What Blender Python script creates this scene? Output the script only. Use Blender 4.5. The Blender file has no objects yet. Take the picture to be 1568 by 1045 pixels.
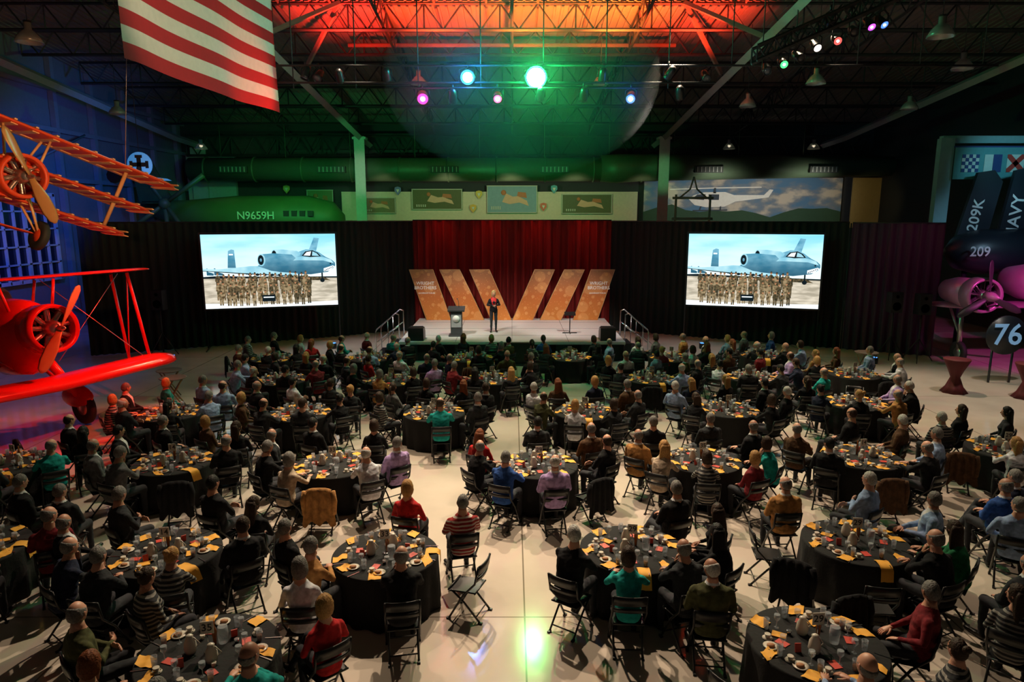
import bpy, math, random
import numpy as np
from mathutils import Vector, Matrix, Euler, noise
R=random.Random(11)
scene=bpy.context.scene
COL=scene.collection
PI=math.pi
# ------------------------------------------------------------ materials
MATS={}
def mat(name,col,rough=.6,metal=0.,em=0.,var=.12,scale=6.,bump=0.,alpha=1.,emcol=None):
    if name in MATS: return MATS[name]
    m=bpy.data.materials.new(name); m.use_nodes=True
    nt=m.node_tree; b=nt.nodes['Principled BSDF']
    tc=nt.nodes.new('ShaderNodeTexCoord'); nz=nt.nodes.new('ShaderNodeTexNoise')
    nz.inputs['Scale'].default_value=scale; nz.inputs['Detail'].default_value=4
    nt.links.new(tc.outputs['Object'],nz.inputs['Vector'])
    mx=nt.nodes.new('ShaderNodeMix'); mx.data_type='RGBA'
    c=list(col)[:3]
    mx.inputs[6].default_value=(*[x*(1-var) for x in c],1); mx.inputs[7].default_value=(*[min(1,x*(1+var)) for x in c],1)
    nt.links.new(nz.outputs['Fac'],mx.inputs[0]); nt.links.new(mx.outputs[2],b.inputs['Base Color'])
    b.inputs['Roughness'].default_value=rough; b.inputs['Metallic'].default_value=metal
    if em>0:
        b.inputs['Emission Color'].default_value=(*(emcol or c),1); b.inputs['Emission Strength'].default_value=em
    if bump>0:
        bp=nt.nodes.new('ShaderNodeBump'); bp.inputs['Strength'].default_value=bump; bp.inputs['Distance'].default_value=.02
        nt.links.new(nz.outputs['Fac'],bp.inputs['Height']); nt.links.new(bp.outputs['Normal'],b.inputs['Normal'])
    if alpha<1: b.inputs['Alpha'].default_value=alpha
    MATS[name]=m; return m
def objcolor_mat(name,rough,pattern):
    m=bpy.data.materials.new(name); m.use_nodes=True; nt=m.node_tree; b=nt.nodes['Principled BSDF']
    oi=nt.nodes.new('ShaderNodeObjectInfo'); tc=nt.nodes.new('ShaderNodeTexCoord')
    nz=nt.nodes.new('ShaderNodeTexNoise'); nz.inputs['Scale'].default_value=14 if pattern else 60
    nt.links.new(tc.outputs['Object'],nz.inputs['Vector'])
    mr=nt.nodes.new('ShaderNodeMapRange'); mr.inputs[1].default_value=.3; mr.inputs[2].default_value=.7
    mr.inputs[3].default_value=.65; mr.inputs[4].default_value=1.25
    nt.links.new(nz.outputs['Fac'],mr.inputs[0])
    mul=nt.nodes.new('ShaderNodeVectorMath'); mul.operation='SCALE'
    nt.links.new(oi.outputs['Color'],mul.inputs[0]); nt.links.new(mr.outputs[0],mul.inputs['Scale'])
    out=mul.outputs[0]
    if pattern:
        wv=nt.nodes.new('ShaderNodeTexWave'); wv.bands_direction='Z'; wv.inputs['Scale'].default_value=5.5; wv.inputs['Distortion'].default_value=1.2
        nt.links.new(tc.outputs['Object'],wv.inputs['Vector'])
        gt=nt.nodes.new('ShaderNodeMath'); gt.operation='GREATER_THAN'; gt.inputs[1].default_value=.6
        nt.links.new(wv.outputs['Fac'],gt.inputs[0])
        inv=nt.nodes.new('ShaderNodeMath'); inv.operation='SUBTRACT'; inv.inputs[0].default_value=1
        nt.links.new(oi.outputs['Alpha'],inv.inputs[1])
        mm=nt.nodes.new('ShaderNodeMath'); mm.operation='MULTIPLY'
        nt.links.new(gt.outputs[0],mm.inputs[0]); nt.links.new(inv.outputs[0],mm.inputs[1])
        mx=nt.nodes.new('ShaderNodeMix'); mx.data_type='RGBA'
        nt.links.new(mm.outputs[0],mx.inputs[0]); nt.links.new(out,mx.inputs[6]); mx.inputs[7].default_value=(.6,.56,.5,1)
        out=mx.outputs[2]
    nt.links.new(out,b.inputs['Base Color']); b.inputs['Roughness'].default_value=rough
    b.inputs['Specular IOR Level'].default_value=.25
    bp=nt.nodes.new('ShaderNodeBump'); bp.inputs['Strength'].default_value=.5; bp.inputs['Distance'].default_value=.02
    nt.links.new(nz.outputs['Fac'],bp.inputs['Height']); nt.links.new(bp.outputs['Normal'],b.inputs['Normal'])
    return m
SHIRT=objcolor_mat('clothing_fabric',.9,True)
HAIR=objcolor_mat('hair',.6,False)
def skin_mat():
    m=bpy.data.materials.new('skin'); m.use_nodes=True; nt=m.node_tree; b=nt.nodes['Principled BSDF']
    oi=nt.nodes.new('ShaderNodeObjectInfo'); cr=nt.nodes.new('ShaderNodeValToRGB')
    e=cr.color_ramp.elements; e[0].color=(.34,.15,.09,1); e[0].position=0; e[1].color=(.60,.30,.20,1); e[1].position=.5
    nt.links.new(oi.outputs['Random'],cr.inputs[0]); nt.links.new(cr.outputs[0],b.inputs['Base Color'])
    b.inputs['Roughness'].default_value=.5
    return m
SKIN=skin_mat()
PANTS=mat('trousers',(.02,.021,.028),.9); SHOE=mat('shoe_leather',(.012,.01,.009),.35)
WSHIRT=mat('white_shirt',(.6,.6,.62),.8)
EYEW=mat('eye_white',(.7,.7,.68),.3); EYED=mat('eye_iris',(.03,.02,.015),.3); LIP=mat('lips',(.4,.12,.1),.5)
BLACKP=mat('black_resin',(.010,.010,.011),.4)
BLACKC=mat('black_cloth',(.008,.008,.009),.95,bump=.3,scale=20)
STEEL=mat('dark_steel',(.035,.037,.04),.6,.3)
CHROME=mat('chrome',(.6,.6,.62),.2,1)
WHITE=mat('white_china',(.58,.52,.44),.3); GOLD=mat('gold_napkin',(.80,.38,.04),.75)
GLASS=mat('glassware',(.6,.65,.7),.08,0,alpha=.35); WATER=mat('iced_tea',(.25,.07,.012),.1)
RED=mat('red_program',(.55,.05,.03),.5); FOOD=mat('dessert',(.40,.17,.07),.7)
WHITEP=mat('white_paint',(.75,.72,.66),.4)
# ------------------------------------------------------------ mesh builder
class MB:
    def __init__(s): s.v=[];s.f=[];s.m=[];s.s=[];s.M=Matrix.Identity(4)
    def add(s,vs,fs,mi=0,sm=True):
        o=len(s.v); M=s.M
        s.v+= [tuple(M@Vector(p)) for p in vs]
        for f in fs: s.f.append(tuple(i+o for i in f)); s.m.append(mi); s.s.append(sm)
    def loft(s,rings,mi=0,cap=True,sm=True,closed=True):
        n=len(rings[0]); vs=[p for r in rings for p in r]; fs=[]
        for i in range(len(rings)-1):
            for j in range(n if closed else n-1):
                a=i*n+j;b=i*n+(j+1)%n; fs.append((a,b,b+n,a+n))
        if cap and closed:
            fs.append(tuple(range(n))[::-1]); fs.append(tuple((len(rings)-1)*n+j for j in range(n)))
        s.add(vs,fs,mi,sm)
    def tube(s,pts,rad,mi=0,n=8,sm=True,cap=True,ell=1.):
        pts=[Vector(p) for p in pts]
        if not hasattr(rad,'__len__'): rad=[rad]*len(pts)
        rings=[]; ref=None
        for i,p in enumerate(pts):
            if i==0:d=pts[1]-pts[0]
            elif i==len(pts)-1:d=pts[-1]-pts[-2]
            else:d=(pts[i+1]-pts[i]).normalized()+(pts[i]-pts[i-1]).normalized()
            d=d.normalized() if d.length>1e-9 else Vector((0,0,1))
            if ref is None: ref=Vector((1,0,0)) if abs(d.x)<.9 else Vector((0,1,0))
            u=(ref-d*ref.dot(d)).normalized(); w=d.cross(u); ref=u
            rings.append([p+(u*math.cos(2*PI*k/n)+w*math.sin(2*PI*k/n)*ell)*rad[i] for k in range(n)])
        s.loft(rings,mi,cap,sm)
    def box(s,c,sz,mi=0,rot=None):
        Rm=rot.to_matrix() if rot else Matrix.Identity(3); c=Vector(c)
        vs=[c+Rm@Vector((x*sz[0]/2,y*sz[1]/2,z*sz[2]/2)) for x in(-1,1) for y in(-1,1) for z in(-1,1)]
        s.add(vs,[(0,1,3,2),(4,6,7,5),(0,4,5,1),(2,3,7,6),(0,2,6,4),(1,5,7,3)],mi,False)
    def ell(s,c,r,mi=0,nu=12,nv=8,rot=None):
        Rm=rot.to_matrix() if rot else Matrix.Identity(3); c=Vector(c)
        if not hasattr(r,'__len__'): r=(r,r,r)
        rings=[]
        for j in range(nv+1):
            t=-PI/2+PI*j/nv; t=max(-PI/2+.03,min(PI/2-.03,t))
            rings.append([c+Rm@Vector((r[0]*math.cos(t)*math.cos(2*PI*k/nu),r[1]*math.cos(t)*math.sin(2*PI*k/nu),r[2]*math.sin(t))) for k in range(nu)])
        s.loft(rings,mi)
    def lathe(s,prof,mi=0,n=20,c=(0,0,0),rot=None,cap=True,sm=True):
        Rm=rot.to_matrix() if rot else Matrix.Identity(3); c=Vector(c)
        s.loft([[c+Rm@Vector((r*math.cos(2*PI*k/n),r*math.sin(2*PI*k/n),z)) for k in range(n)] for r,z in prof],mi,cap,sm)
    def prism(s,pts,y0,y1,mi=0):
        n=len(pts); vs=[(x,y0,z) for x,z in pts]+[(x,y1,z) for x,z in pts]
        fs=[tuple(range(n)),tuple(range(2*n-1,n-1,-1))]+[(i,i+n,(i+1)%n+n,(i+1)%n) for i in range(n)]
        s.add(vs,fs,mi,False)
    def mesh_in(s,me,mi=None):
        o=len(s.v)
        s.v+=[tuple(s.M@v.co) for v in me.vertices]
        for p in me.polygons:
            s.f.append(tuple(i+o for i in p.vertices)); s.m.append(p.material_index if mi is None else mi); s.s.append(True if mi is None else False)
    def text(s,t,size,M,mi=0,ext=.004):
        cu=bpy.data.curves.new('t','FONT'); cu.body=t; cu.size=size; cu.align_x='CENTER'; cu.align_y='CENTER'; cu.extrude=ext; cu.resolution_u=3; cu.offset=.012*size
        ob=bpy.data.objects.new('t',cu); COL.objects.link(ob)
        dg=bpy.context.evaluated_depsgraph_get(); dg.update()
        me=bpy.data.meshes.new_from_object(ob.evaluated_get(dg))
        old=s.M; s.M=old@M; s.mesh_in(me,mi); s.M=old
        bpy.data.objects.remove(ob); bpy.data.meshes.remove(me)
    def mesh(s,name,mats):
        me=bpy.data.meshes.new(name); me.from_pydata(s.v,[],s.f)
        for m in mats: me.materials.append(m)
        me.polygons.foreach_set('material_index',s.m); me.polygons.foreach_set('use_smooth',s.s); me.update(); return me
    def obj(s,name,mats,loc=(0,0,0),rz=0,parent=None): return place(name,s.mesh(name,mats),loc,rz,parent)
def place(name,me,loc=(0,0,0),rz=0,parent=None,color=None,scale=None):
    o=bpy.data.objects.new(name,me); COL.objects.link(o); o.location=loc; o.rotation_euler=(0,0,rz)
    if parent: o.parent=parent
    if color: o.color=color
    if scale: o.scale=(scale,)*3 if not hasattr(scale,'__len__') else scale
    return o
def E(x=0,y=0,z=0): return Euler((x,y,z))
FACE=Matrix.Rotation(PI/2,4,'X')
def T(x,y,z): return Matrix.Translation((x,y,z))

# ------------------------------------------------------------ camera / world
cam=bpy.data.cameras.new('camera'); cam.lens=24; cam.sensor_width=36; cam.clip_end=200
co=bpy.data.objects.new('camera',cam); COL.objects.link(co); co.location=(0,0,5.6); co.rotation_euler=(math.radians(90-10.44),0,0)
scene.camera=co
w=bpy.data.worlds.new('world'); scene.world=w; w.use_nodes=True
w.node_tree.nodes['Background'].inputs[0].default_value=(.6,.6,.75,1); w.node_tree.nodes['Background'].inputs[1].default_value=.02
try: scene.view_settings.view_transform='Standard'
except Exception: pass

def light(name,kind,loc,target,col,power,size=60,blend=.5,radius=.15,sy=None):
    l=bpy.data.lights.new(name,kind); l.color=col; l.energy=power
    if kind=='SPOT': l.spot_size=math.radians(size); l.spot_blend=blend; l.shadow_soft_size=radius
    else: l.shadow_soft_size=radius
    o=bpy.data.objects.new(name,l); COL.objects.link(o); o.location=loc
    if target: o.rotation_euler=(Vector(target)-Vector(loc)).to_track_quat('-Z','Y').to_euler()
    return o

# ------------------------------------------------------------ room shell
def floor_mat():
    m=bpy.data.materials.new('polished_concrete'); m.use_nodes=True; nt=m.node_tree; b=nt.nodes['Principled BSDF']
    tc=nt.nodes.new('ShaderNodeTexCoord'); mp=nt.nodes.new('ShaderNodeMapping'); mp.inputs['Location'].default_value=(-.18,-8.8+12,0)
    nt.links.new(tc.outputs['Object'],mp.inputs['Vector'])
    br=nt.nodes.new('ShaderNodeTexBrick'); br.offset=0; br.squash=1; br.inputs['Scale'].default_value=1
    br.inputs['Brick Width'].default_value=6; br.inputs['Row Height'].default_value=6; br.inputs['Mortar Size'].default_value=.012
    br.inputs['Color1'].default_value=(1,1,1,1); br.inputs['Color2'].default_value=(1,1,1,1); br.inputs['Mortar'].default_value=(.35,.33,.3,1)
    nt.links.new(mp.outputs[0],br.inputs['Vector'])
    nz=nt.nodes.new('ShaderNodeTexNoise'); nz.inputs['Scale'].default_value=.9; nz.inputs['Detail'].default_value=8
    nt.links.new(tc.outputs['Object'],nz.inputs['Vector'])
    cr=nt.nodes.new('ShaderNodeValToRGB'); cr.color_ramp.elements[0].position=.3; cr.color_ramp.elements[1].position=.7
    cr.color_ramp.elements[0].color=(.50,.43,.36,1); cr.color_ramp.elements[1].color=(.60,.52,.44,1)
    nt.links.new(nz.outputs['Fac'],cr.inputs[0])
    mx=nt.nodes.new('ShaderNodeMix'); mx.data_type='RGBA'; mx.blend_type='MULTIPLY'; mx.inputs[0].default_value=1
    nt.links.new(cr.outputs[0],mx.inputs[6]); nt.links.new(br.outputs['Color'],mx.inputs[7]); nt.links.new(mx.outputs[2],b.inputs['Base Color'])
    b.inputs['Roughness'].default_value=.12; b.inputs['Specular IOR Level'].default_value=.45
    return m
m=MB(); m.box((1,20,-.1),(46,58,.2)); m.obj('floor',[floor_mat()])
WALLD=mat('dark_wall',(.035,.038,.042),.9); CREAM=mat('cream_wall',(.66,.56,.42),.85); BLUEW=mat('painted_wall_panel',(.16,.18,.22),.8)
m=MB(); m.box((1,47.2,7),(46,.4,14.4)); m.obj('wall_north',[WALLD])
m=MB(); m.box((-22.2,20,7),(.4,58,14.4)); m.obj('wall_west',[BLUEW])
m=MB(); m.box((24.2,20,7),(.4,58,14.4)); m.obj('wall_east',[WALLD])
def roofz(y): return 11.9+(45-y)*.11
DECK=mat('roof_deck',(.22,.19,.17),.8)
m=MB(); m.add([(-22,47,roofz(47)),(24,47,roofz(47)),(24,8,roofz(8)),(-22,8,roofz(8)),(-22,-9,14),(24,-9,14)],[(0,1,2,3),(3,2,5,4)],0,False)
for i in range(150):
    x=-21.8+i*.305; m.box((x,27,roofz(27)-.03),(.08,39,.05),0,E(math.atan(-.11)))
m.obj('ceiling',[DECK])
m=MB(); m.box((-1.5,46.8,6.2),(19.8,.3,1.9)); m.obj('wall_panel_cream',[CREAM])
m=MB(); m.box((-20,46.8,7),(3.2,.3,5)); m.box((-22+1.3,46.6,8),(1,.3,4)); m.obj('wall_panel_grey',[mat('grey_panel',(.4,.42,.42),.8)])
for x in(-9.05,9.05):
    m=MB(); m.box((x,42.1,5.1),(.42,.42,10.2)); m.box((x,41.87,5.1),(.62,.05,10.2)); m.box((x,42.1,10.1),(.8,.6,.12)); m.obj('steel_column',[mat('column_paint',(.55,.55,.52),.7)])
m=MB(); m.box((18.35,30,4.4),(.4,.4,8.8)); m.box((18.35,29.78,4.4),(.58,.06,8.8)); m.box((21,30,8.75),(5.6,.3,.3)); m.obj('steel_column',[mat('column_paint2',(.22,.38,.42),.7)])
m=MB()
for x in(-20,-9.05,9.05,19.8):
    m.tube([(x,45,10.0),(x,42,10.15),(x,26.3,11.75),(x,8,13.7)],.20,0,4,False)
m.obj('roof_rafters',[mat('rafter_paint',(.30,.31,.30),.6)])
def truss(mb,a,b,h,n,r=.045,mi=0):
    a=Vector(a);b=Vector(b);d=Vector((0,0,-h))
    mb.tube([a,b],r,mi,4,False); mb.tube([a+d,b+d],r*1.2,mi,4,False)
    for i in range(n):
        p=a.lerp(b,i/n);q=a.lerp(b,(i+.5)/n);s_=a.lerp(b,(i+1)/n)
        mb.tube([p,q+d],r*.6,mi,4,False);mb.tube([q+d,s_],r*.6,mi,4,False)
        if i%2==0: mb.tube([p,p+d],r*.6,mi,4,False)
m=MB()
for y in(17,20.5,24.5,28.2,31,35,39,43):
    truss(m,(-21,y,roofz(y)-.12),(23,y,roofz(y)-.12),.95,30,.055)
for x in(-14.5,-5,0,5,14.5):
    truss(m,(x,46,roofz(46)-.15),(x,12,roofz(12)-.15),.8,24,.05)
m.obj('roof_trusses',[STEEL])
m=MB()
for x in range(-9,11,2): m.tube([(x,31,roofz(31)-.1),(x,24,roofz(24)-.1)],.05,0,4,False)
for s in(-1,1):
    m.tube([(s*9.0,31,11.6),(s*6.6,28,13.6)],.1,0,4,False); m.tube([(s*9.0,26,11.9),(s*6.6,28,13.6)],.1,0,4,False)
m.tube([(-7,31,12.75),(7,31,12.75)],.09,0,6); m.obj('roof_purlins',[mat('purlin_paint',(.2,.14,.11),.6)])
DUCT=mat('duct_metal',(.085,.13,.075),.5,.2)
m=MB(); m.tube([(-20,43.7,8.4),(9,43.7,8.4)],.72,0,24); m.tube([(5.5,43.6,8.45),(6.5,43.6,8.45),(8.0,43.6,8.5),(23.5,43.6,8.6)],[.8,.88,.82,.6],0,24)
for x in range(-19,9,3): m.tube([(x,43.7,8.4),(x+.1,43.7,8.4)],.77,0,24)
for x in(-17,-11,-4.1,2.6,12,19): 
    m.box((x,42.85,8.35),(1.7,.25,.38),1)
    for k in range(7): m.box((x-.72+k*.24,42.7,8.35),(.05,.06,.3),2)
for x in range(-18,22,4): m.tube([(x,43.6,9),(x,43.6,12)],.02,0,4)
m.obj('ventilation_duct',[DUCT,mat('grille_dark',(.04,.05,.04),.6),mat('grille_bar',(.35,.38,.33),.6)])
m=MB(); m.box((1,46.7,9.7),(44,.3,.3)); truss(m,(-21,45.5,10.6),(23,45.5,10.6),1.2,30,.07); m.obj('wall_girt_truss',[STEEL])
# west wall window grid
m=MB(); m.M=T(-21.9,30.0,4.6)
m.box((0,0,0),(.06,6.2,3.9),1)
for i in range(10): m.box((.08,-3.1+i*6.2/9,0),(.12,.16 if i%3==0 else .07,4.0),0)
for i in range(6): m.box((.08,0,-1.95+i*.78),(.12,6.3,.16 if i in(0,5) else .07),0)
m.obj('window_1',[mat('window_frame',(.50,.55,.65),.5),mat('window_pane',(.01,.015,.04),.15)])
m=MB()
for y in(14,17,20,23,26,34,37,40,43,46): m.box((-21.85,y,7.5),(.25,.25,13))
for z in(7.3,9.6,11.5): m.box((-21.8,30,z),(.2,34,.2))
m.tube([(-21.7,24,7.3),(-21.7,30,9.6)],.06,0,4); m.tube([(-21.7,30,7.3),(-21.7,36,9.6)],.06,0,4)
m.obj('wall_framing',[mat('frame_blue',(.2,.22,.27),.7)])

# ------------------------------------------------------------ drapes
def drape(name,pts,h,matl,z0=.02,pleat=.32,amp=.085):
    P=[Vector((x,y,0)) for x,y in pts]; samples=[]; tot=0
    for a,b in zip(P[:-1],P[1:]):
        L=(b-a).length; n=int(L/.05); d=(b-a)/L; nr=Vector((-d.y,d.x,0))
        for i in range(n): samples.append((a+d*(L*i/n),nr,tot+L*i/n))
        tot+=L
    samples.append((P[-1],nr,tot))
    rows=[]
    for k in range(9):
        t=k/8; row=[]
        for p,nr,s_ in samples:
            ph=2*PI*s_/pleat+1.5*math.sin(s_*1.3)
            a=amp*(.6+.5*(1-t))
            row.append(p+nr*(a*math.sin(ph)+.3*a*math.sin(2.3*ph+1)+.02*math.sin(9*t+s_*2))+Vector((0,0,z0+(h-z0)*t)))
        rows.append(row)
    mb=MB(); mb.loft(rows,0,False,True,False)
    mb.tube([Vector((x,y,h+.02)) for x,y in pts],.03,1,6)
    for x,y in pts: mb.tube([(x,y+.12,0),(x,y+.12,h)],.03,1,6)
    return mb.obj(name,[matl,STEEL])
VELV=mat('black_velvet',(.010,.013,.012),.95,bump=.2,scale=30)
drape('stage_curtain',[(-4.75,33.1),(4.75,33.1)],5.35,mat('red_lit_velvet',(.20,.008,.006),.9,bump=.2,scale=30),pleat=.42,amp=.19)  # black drape lit red; the red light is put into the base colour
drape('black_drape',[(-17.0,27.0),(-8,31.6),(-5.9,33.0),(-4.8,33.1)],5.3,VELV)
drape('black_drape',[(4.8,33.1),(5.9,33.0),(8,31.6),(13.9,28.5)],5.3,VELV)
drape('magenta_lit_drape',[(14.0,28.45),(16.9,26.95)],5.28,mat('magenta_lit_velvet',(.06,.02,.055),.9))  # magenta light on the drape end put into its base colour

# ------------------------------------------------------------ stage
def em(n,c,s=1.0): return mat(n,(c[0]*.1,c[1]*.1,c[2]*.1),.5,em=s,emcol=c,var=0)
m=MB(); m.box((0,29.1,.72),(8.8,6.2,.1),0); m.box((0,29.15,.34),(8.7,6.05,.67),1)
for i in range(-4,5): m.box((i*.98,25.98,.36),(.5,.04,.62),1,E(0,0,.05*(-1)**i))
for x in(-2.2,0,2.2): m.box((x,29.1,.772),(.012,6.2,.004),1)
for y in(27.5,29.2,31): m.box((0,y,.772),(8.8,.012,.004),1)
m.obj('stage_platform',[mat('stage_carpet',(.50,.49,.48),.7,var=.2,scale=30),BLACKC])
for s in(-1,1):
    m=MB()
    for k in range(3): m.box((s*(4.6+.3*k),27.2,.56-.19*k),(.3,1.2,.05),0); m.box((s*(4.6+.3*k),27.2,.28-.095*k),(.28,1.15,.5-.19*k),0)
    for y in(26.62,27.78):
        m.tube([(s*4.46,y,.5),(s*4.46,y,1.75),(s*4.6,y,1.8),(s*5.35,y,1.15),(s*5.4,y,1.05),(s*5.4,y,0)],.025,1,6)
        m.tube([(s*4.46,y,1.3),(s*5.35,y,.65)],.02,1,6); m.tube([(s*4.9,y,1.5),(s*4.9,y,.3)],.02,1,6)
    m.obj('stage_steps',[BLACKP,CHROME])
def panel_mat():
    mm=bpy.data.materials.new('bokeh_print'); mm.use_nodes=True; nt=mm.node_tree; b=nt.nodes['Principled BSDF']
    tc=nt.nodes.new('ShaderNodeTexCoord'); sx=nt.nodes.new('ShaderNodeSeparateXYZ'); nt.links.new(tc.outputs['Object'],sx.inputs[0])
    mr=nt.nodes.new('ShaderNodeMapRange'); mr.inputs[1].default_value=.77; mr.inputs[2].default_value=3.2
    nt.links.new(sx.outputs['Z'],mr.inputs[0])
    cr=nt.nodes.new('ShaderNodeValToRGB'); e=cr.color_ramp.elements; e[0].color=(.56,.19,.03,1); e[1].color=(.34,.16,.075,1); k=e.new(.45); k.color=(.48,.13,.022,1)
    nt.links.new(mr.outputs[0],cr.inputs[0])
    cb=nt.nodes.new('ShaderNodeCombineXYZ'); nt.links.new(sx.outputs['X'],cb.inputs[0]); nt.links.new(sx.outputs['Z'],cb.inputs[1])
    out=cr.outputs[0]
    for sc,th,st in((1.1,.28,.30),(2.3,.17,.38),(5,.08,.5)):
        vo=nt.nodes.new('ShaderNodeTexVoronoi'); vo.voronoi_dimensions='2D'; vo.inputs['Scale'].default_value=sc
        nt.links.new(cb.outputs[0],vo.inputs['Vector'])
        lt=nt.nodes.new('ShaderNodeMapRange'); lt.inputs[1].default_value=th+.02; lt.inputs[2].default_value=th-.02; lt.inputs[3].default_value=0; lt.inputs[4].default_value=st
        nt.links.new(vo.outputs['Distance'],lt.inputs[0])
        mx=nt.nodes.new('ShaderNodeMix'); mx.data_type='RGBA'; nt.links.new(lt.outputs[0],mx.inputs[0]); nt.links.new(out,mx.inputs[6]); mx.inputs[7].default_value=(.80,.42,.15,1); out=mx.outputs[2]
    nt.links.new(out,b.inputs['Base Color']); b.inputs['Roughness'].default_value=.6
    return mm
PM=panel_mat(); TW=mat('white_lettering',(.85,.82,.78),.6); GEDGE=mat('gold_edge',(.7,.48,.22),.5)
m=MB(); m.M=T(0,31.6,.77)
PAN=[((-4.75,-3.65),(-4.0,-2.85)),((-3.35,-2.42),(-2.3,-1.3)),((-1.97,-1.05),(-.98,-.02))]
for s in(1,-1):
    for (t0,t1),(b0,b1) in PAN:
        p=[(s*b0,0.005),(s*b1,0.005),(s*t1,2.36),(s*t0,2.36)]
        if s<0:p=p[::-1]
        m.prism(p,0,.06,0)
        m.tube([(s*b0,.0,.012),(s*t0,.0,2.36),(s*t1,.0,2.36),(s*b1,.0,.012)],.014,3,4)
        for f in(.3,.7):
            bx=s*(b0+(b1-b0)*f); tx=s*(t0+(t1-t0)*f)
            m.tube([(bx,.58,.03),((bx+tx)/2,.08,1.3)],.025,1,6)
            m.tube([(bx,.05,.03),(bx,.58,.03)],.025,1,6)
    cx=s*-4.0
    m.text('WRIGHT\nBROTHERS',.21,T(cx-.02*s,-.006,1.62)@FACE,2)
    m.text('LEADERSHIP FORUM',.085,T(cx+.03*s,-.006,1.27)@FACE,2)
m.obj('slanted_stage_panel_set',[PM,STEEL,TW,GEDGE])
m=MB(); m.box((0,0,.03),(.62,.5,.06),0); m.box((0,0,.55),(.46,.34,1.0),0); m.box((0,.0,1.1),(.68,.5,.06),0,E(.25)); m.box((0,-.18,.62),(.4,.02,.5),1)
m.lathe([(.14,0),(.14,.02)],2,24,(0,-.2,.72),E(PI/2)); m.tube([(.1,.1,1.12),(.08,.05,1.42),(.03,.1,1.5)],.01,0,6); m.ell((.03,.1,1.5),.025,0,8,6)
m.obj('lectern',[mat('lectern_dark',(.05,.05,.055),.4),mat('lectern_face',(.35,.35,.36),.5),TW],(-2.25,27.4,.774))
for s in(-1,1):
    m=MB(); m.prism([(-.32,0),(.32,0),(.32,.3),(.1,.5),(-.32,.5)],-.3,.3,0); m.box((.22*1,0,.42),(.3,.5,.02),1,E(0,0.75))
    m.obj('stage_monitor_speaker',[BLACKP,mat('grille',(.04,.04,.04),.7)],(s*3.75,26.5,.774),PI/2)
m=MB(); m.box((0,0,.45),(1.35,.12,.8),0); m.box((0,-.065,.45),(1.25,.01,.7),1); m.box((0,.0,.03),(.8,.5,.05),0); m.obj('confidence_monitor',[BLACKP,mat('screen_off',(.006,.008,.008),.3)],(.1,25.4,0))
m=MB(); m.tube([(0,0,0),(0,0,.8)],.02,0,6); m.box((0,0,.82),(.45,.32,.03),0,E(.3)); m.tube([(-.3,0,.02),(.3,0,.02)],.02,0,6); m.tube([(0,-.25,.02),(0,.25,.02)],.02,0,6)
m.obj('music_stand',[BLACKP],(2.4,28,.774))
# ------------------------------------------------------------ projection screens
def emnoise(name,c1,c2,scale,st=1.,zgrad=None,stretch=(1,1,1),lo=.38,hi=.62):
    mm=bpy.data.materials.new(name); mm.use_nodes=True; nt=mm.node_tree; b=nt.nodes['Principled BSDF']
    tc=nt.nodes.new('ShaderNodeTexCoord'); mp=nt.nodes.new('ShaderNodeMapping'); mp.inputs['Scale'].default_value=stretch; nt.links.new(tc.outputs['Object'],mp.inputs['Vector'])
    nz=nt.nodes.new('ShaderNodeTexNoise'); nz.inputs['Scale'].default_value=scale; nz.inputs['Detail'].default_value=6; nt.links.new(mp.outputs[0],nz.inputs['Vector'])
    cr=nt.nodes.new('ShaderNodeValToRGB'); e=cr.color_ramp.elements; e[0].position=lo; e[1].position=hi; e[0].color=(*c1,1); e[1].color=(*c2,1)
    nt.links.new(nz.outputs['Fac'],cr.inputs[0]); out=cr.outputs[0]
    if zgrad:
        sx=nt.nodes.new('ShaderNodeSeparateXYZ'); nt.links.new(tc.outputs['Object'],sx.inputs[0])
        mr=nt.nodes.new('ShaderNodeMapRange'); mr.inputs[1].default_value=zgrad[0]; mr.inputs[2].default_value=zgrad[1]; nt.links.new(sx.outputs['Z'],mr.inputs[0])
        mx=nt.nodes.new('ShaderNodeMix'); mx.data_type='RGBA'; nt.links.new(mr.outputs[0],mx.inputs[0]); mx.inputs[6].default_value=(*zgrad[2],1); nt.links.new(out,mx.inputs[7]); out=mx.outputs[2]
    b.inputs['Base Color'].default_value=(.05,.05,.05,1); nt.links.new(out,b.inputs['Emission Color']); b.inputs['Emission Strength'].default_value=st
    return mm
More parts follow.
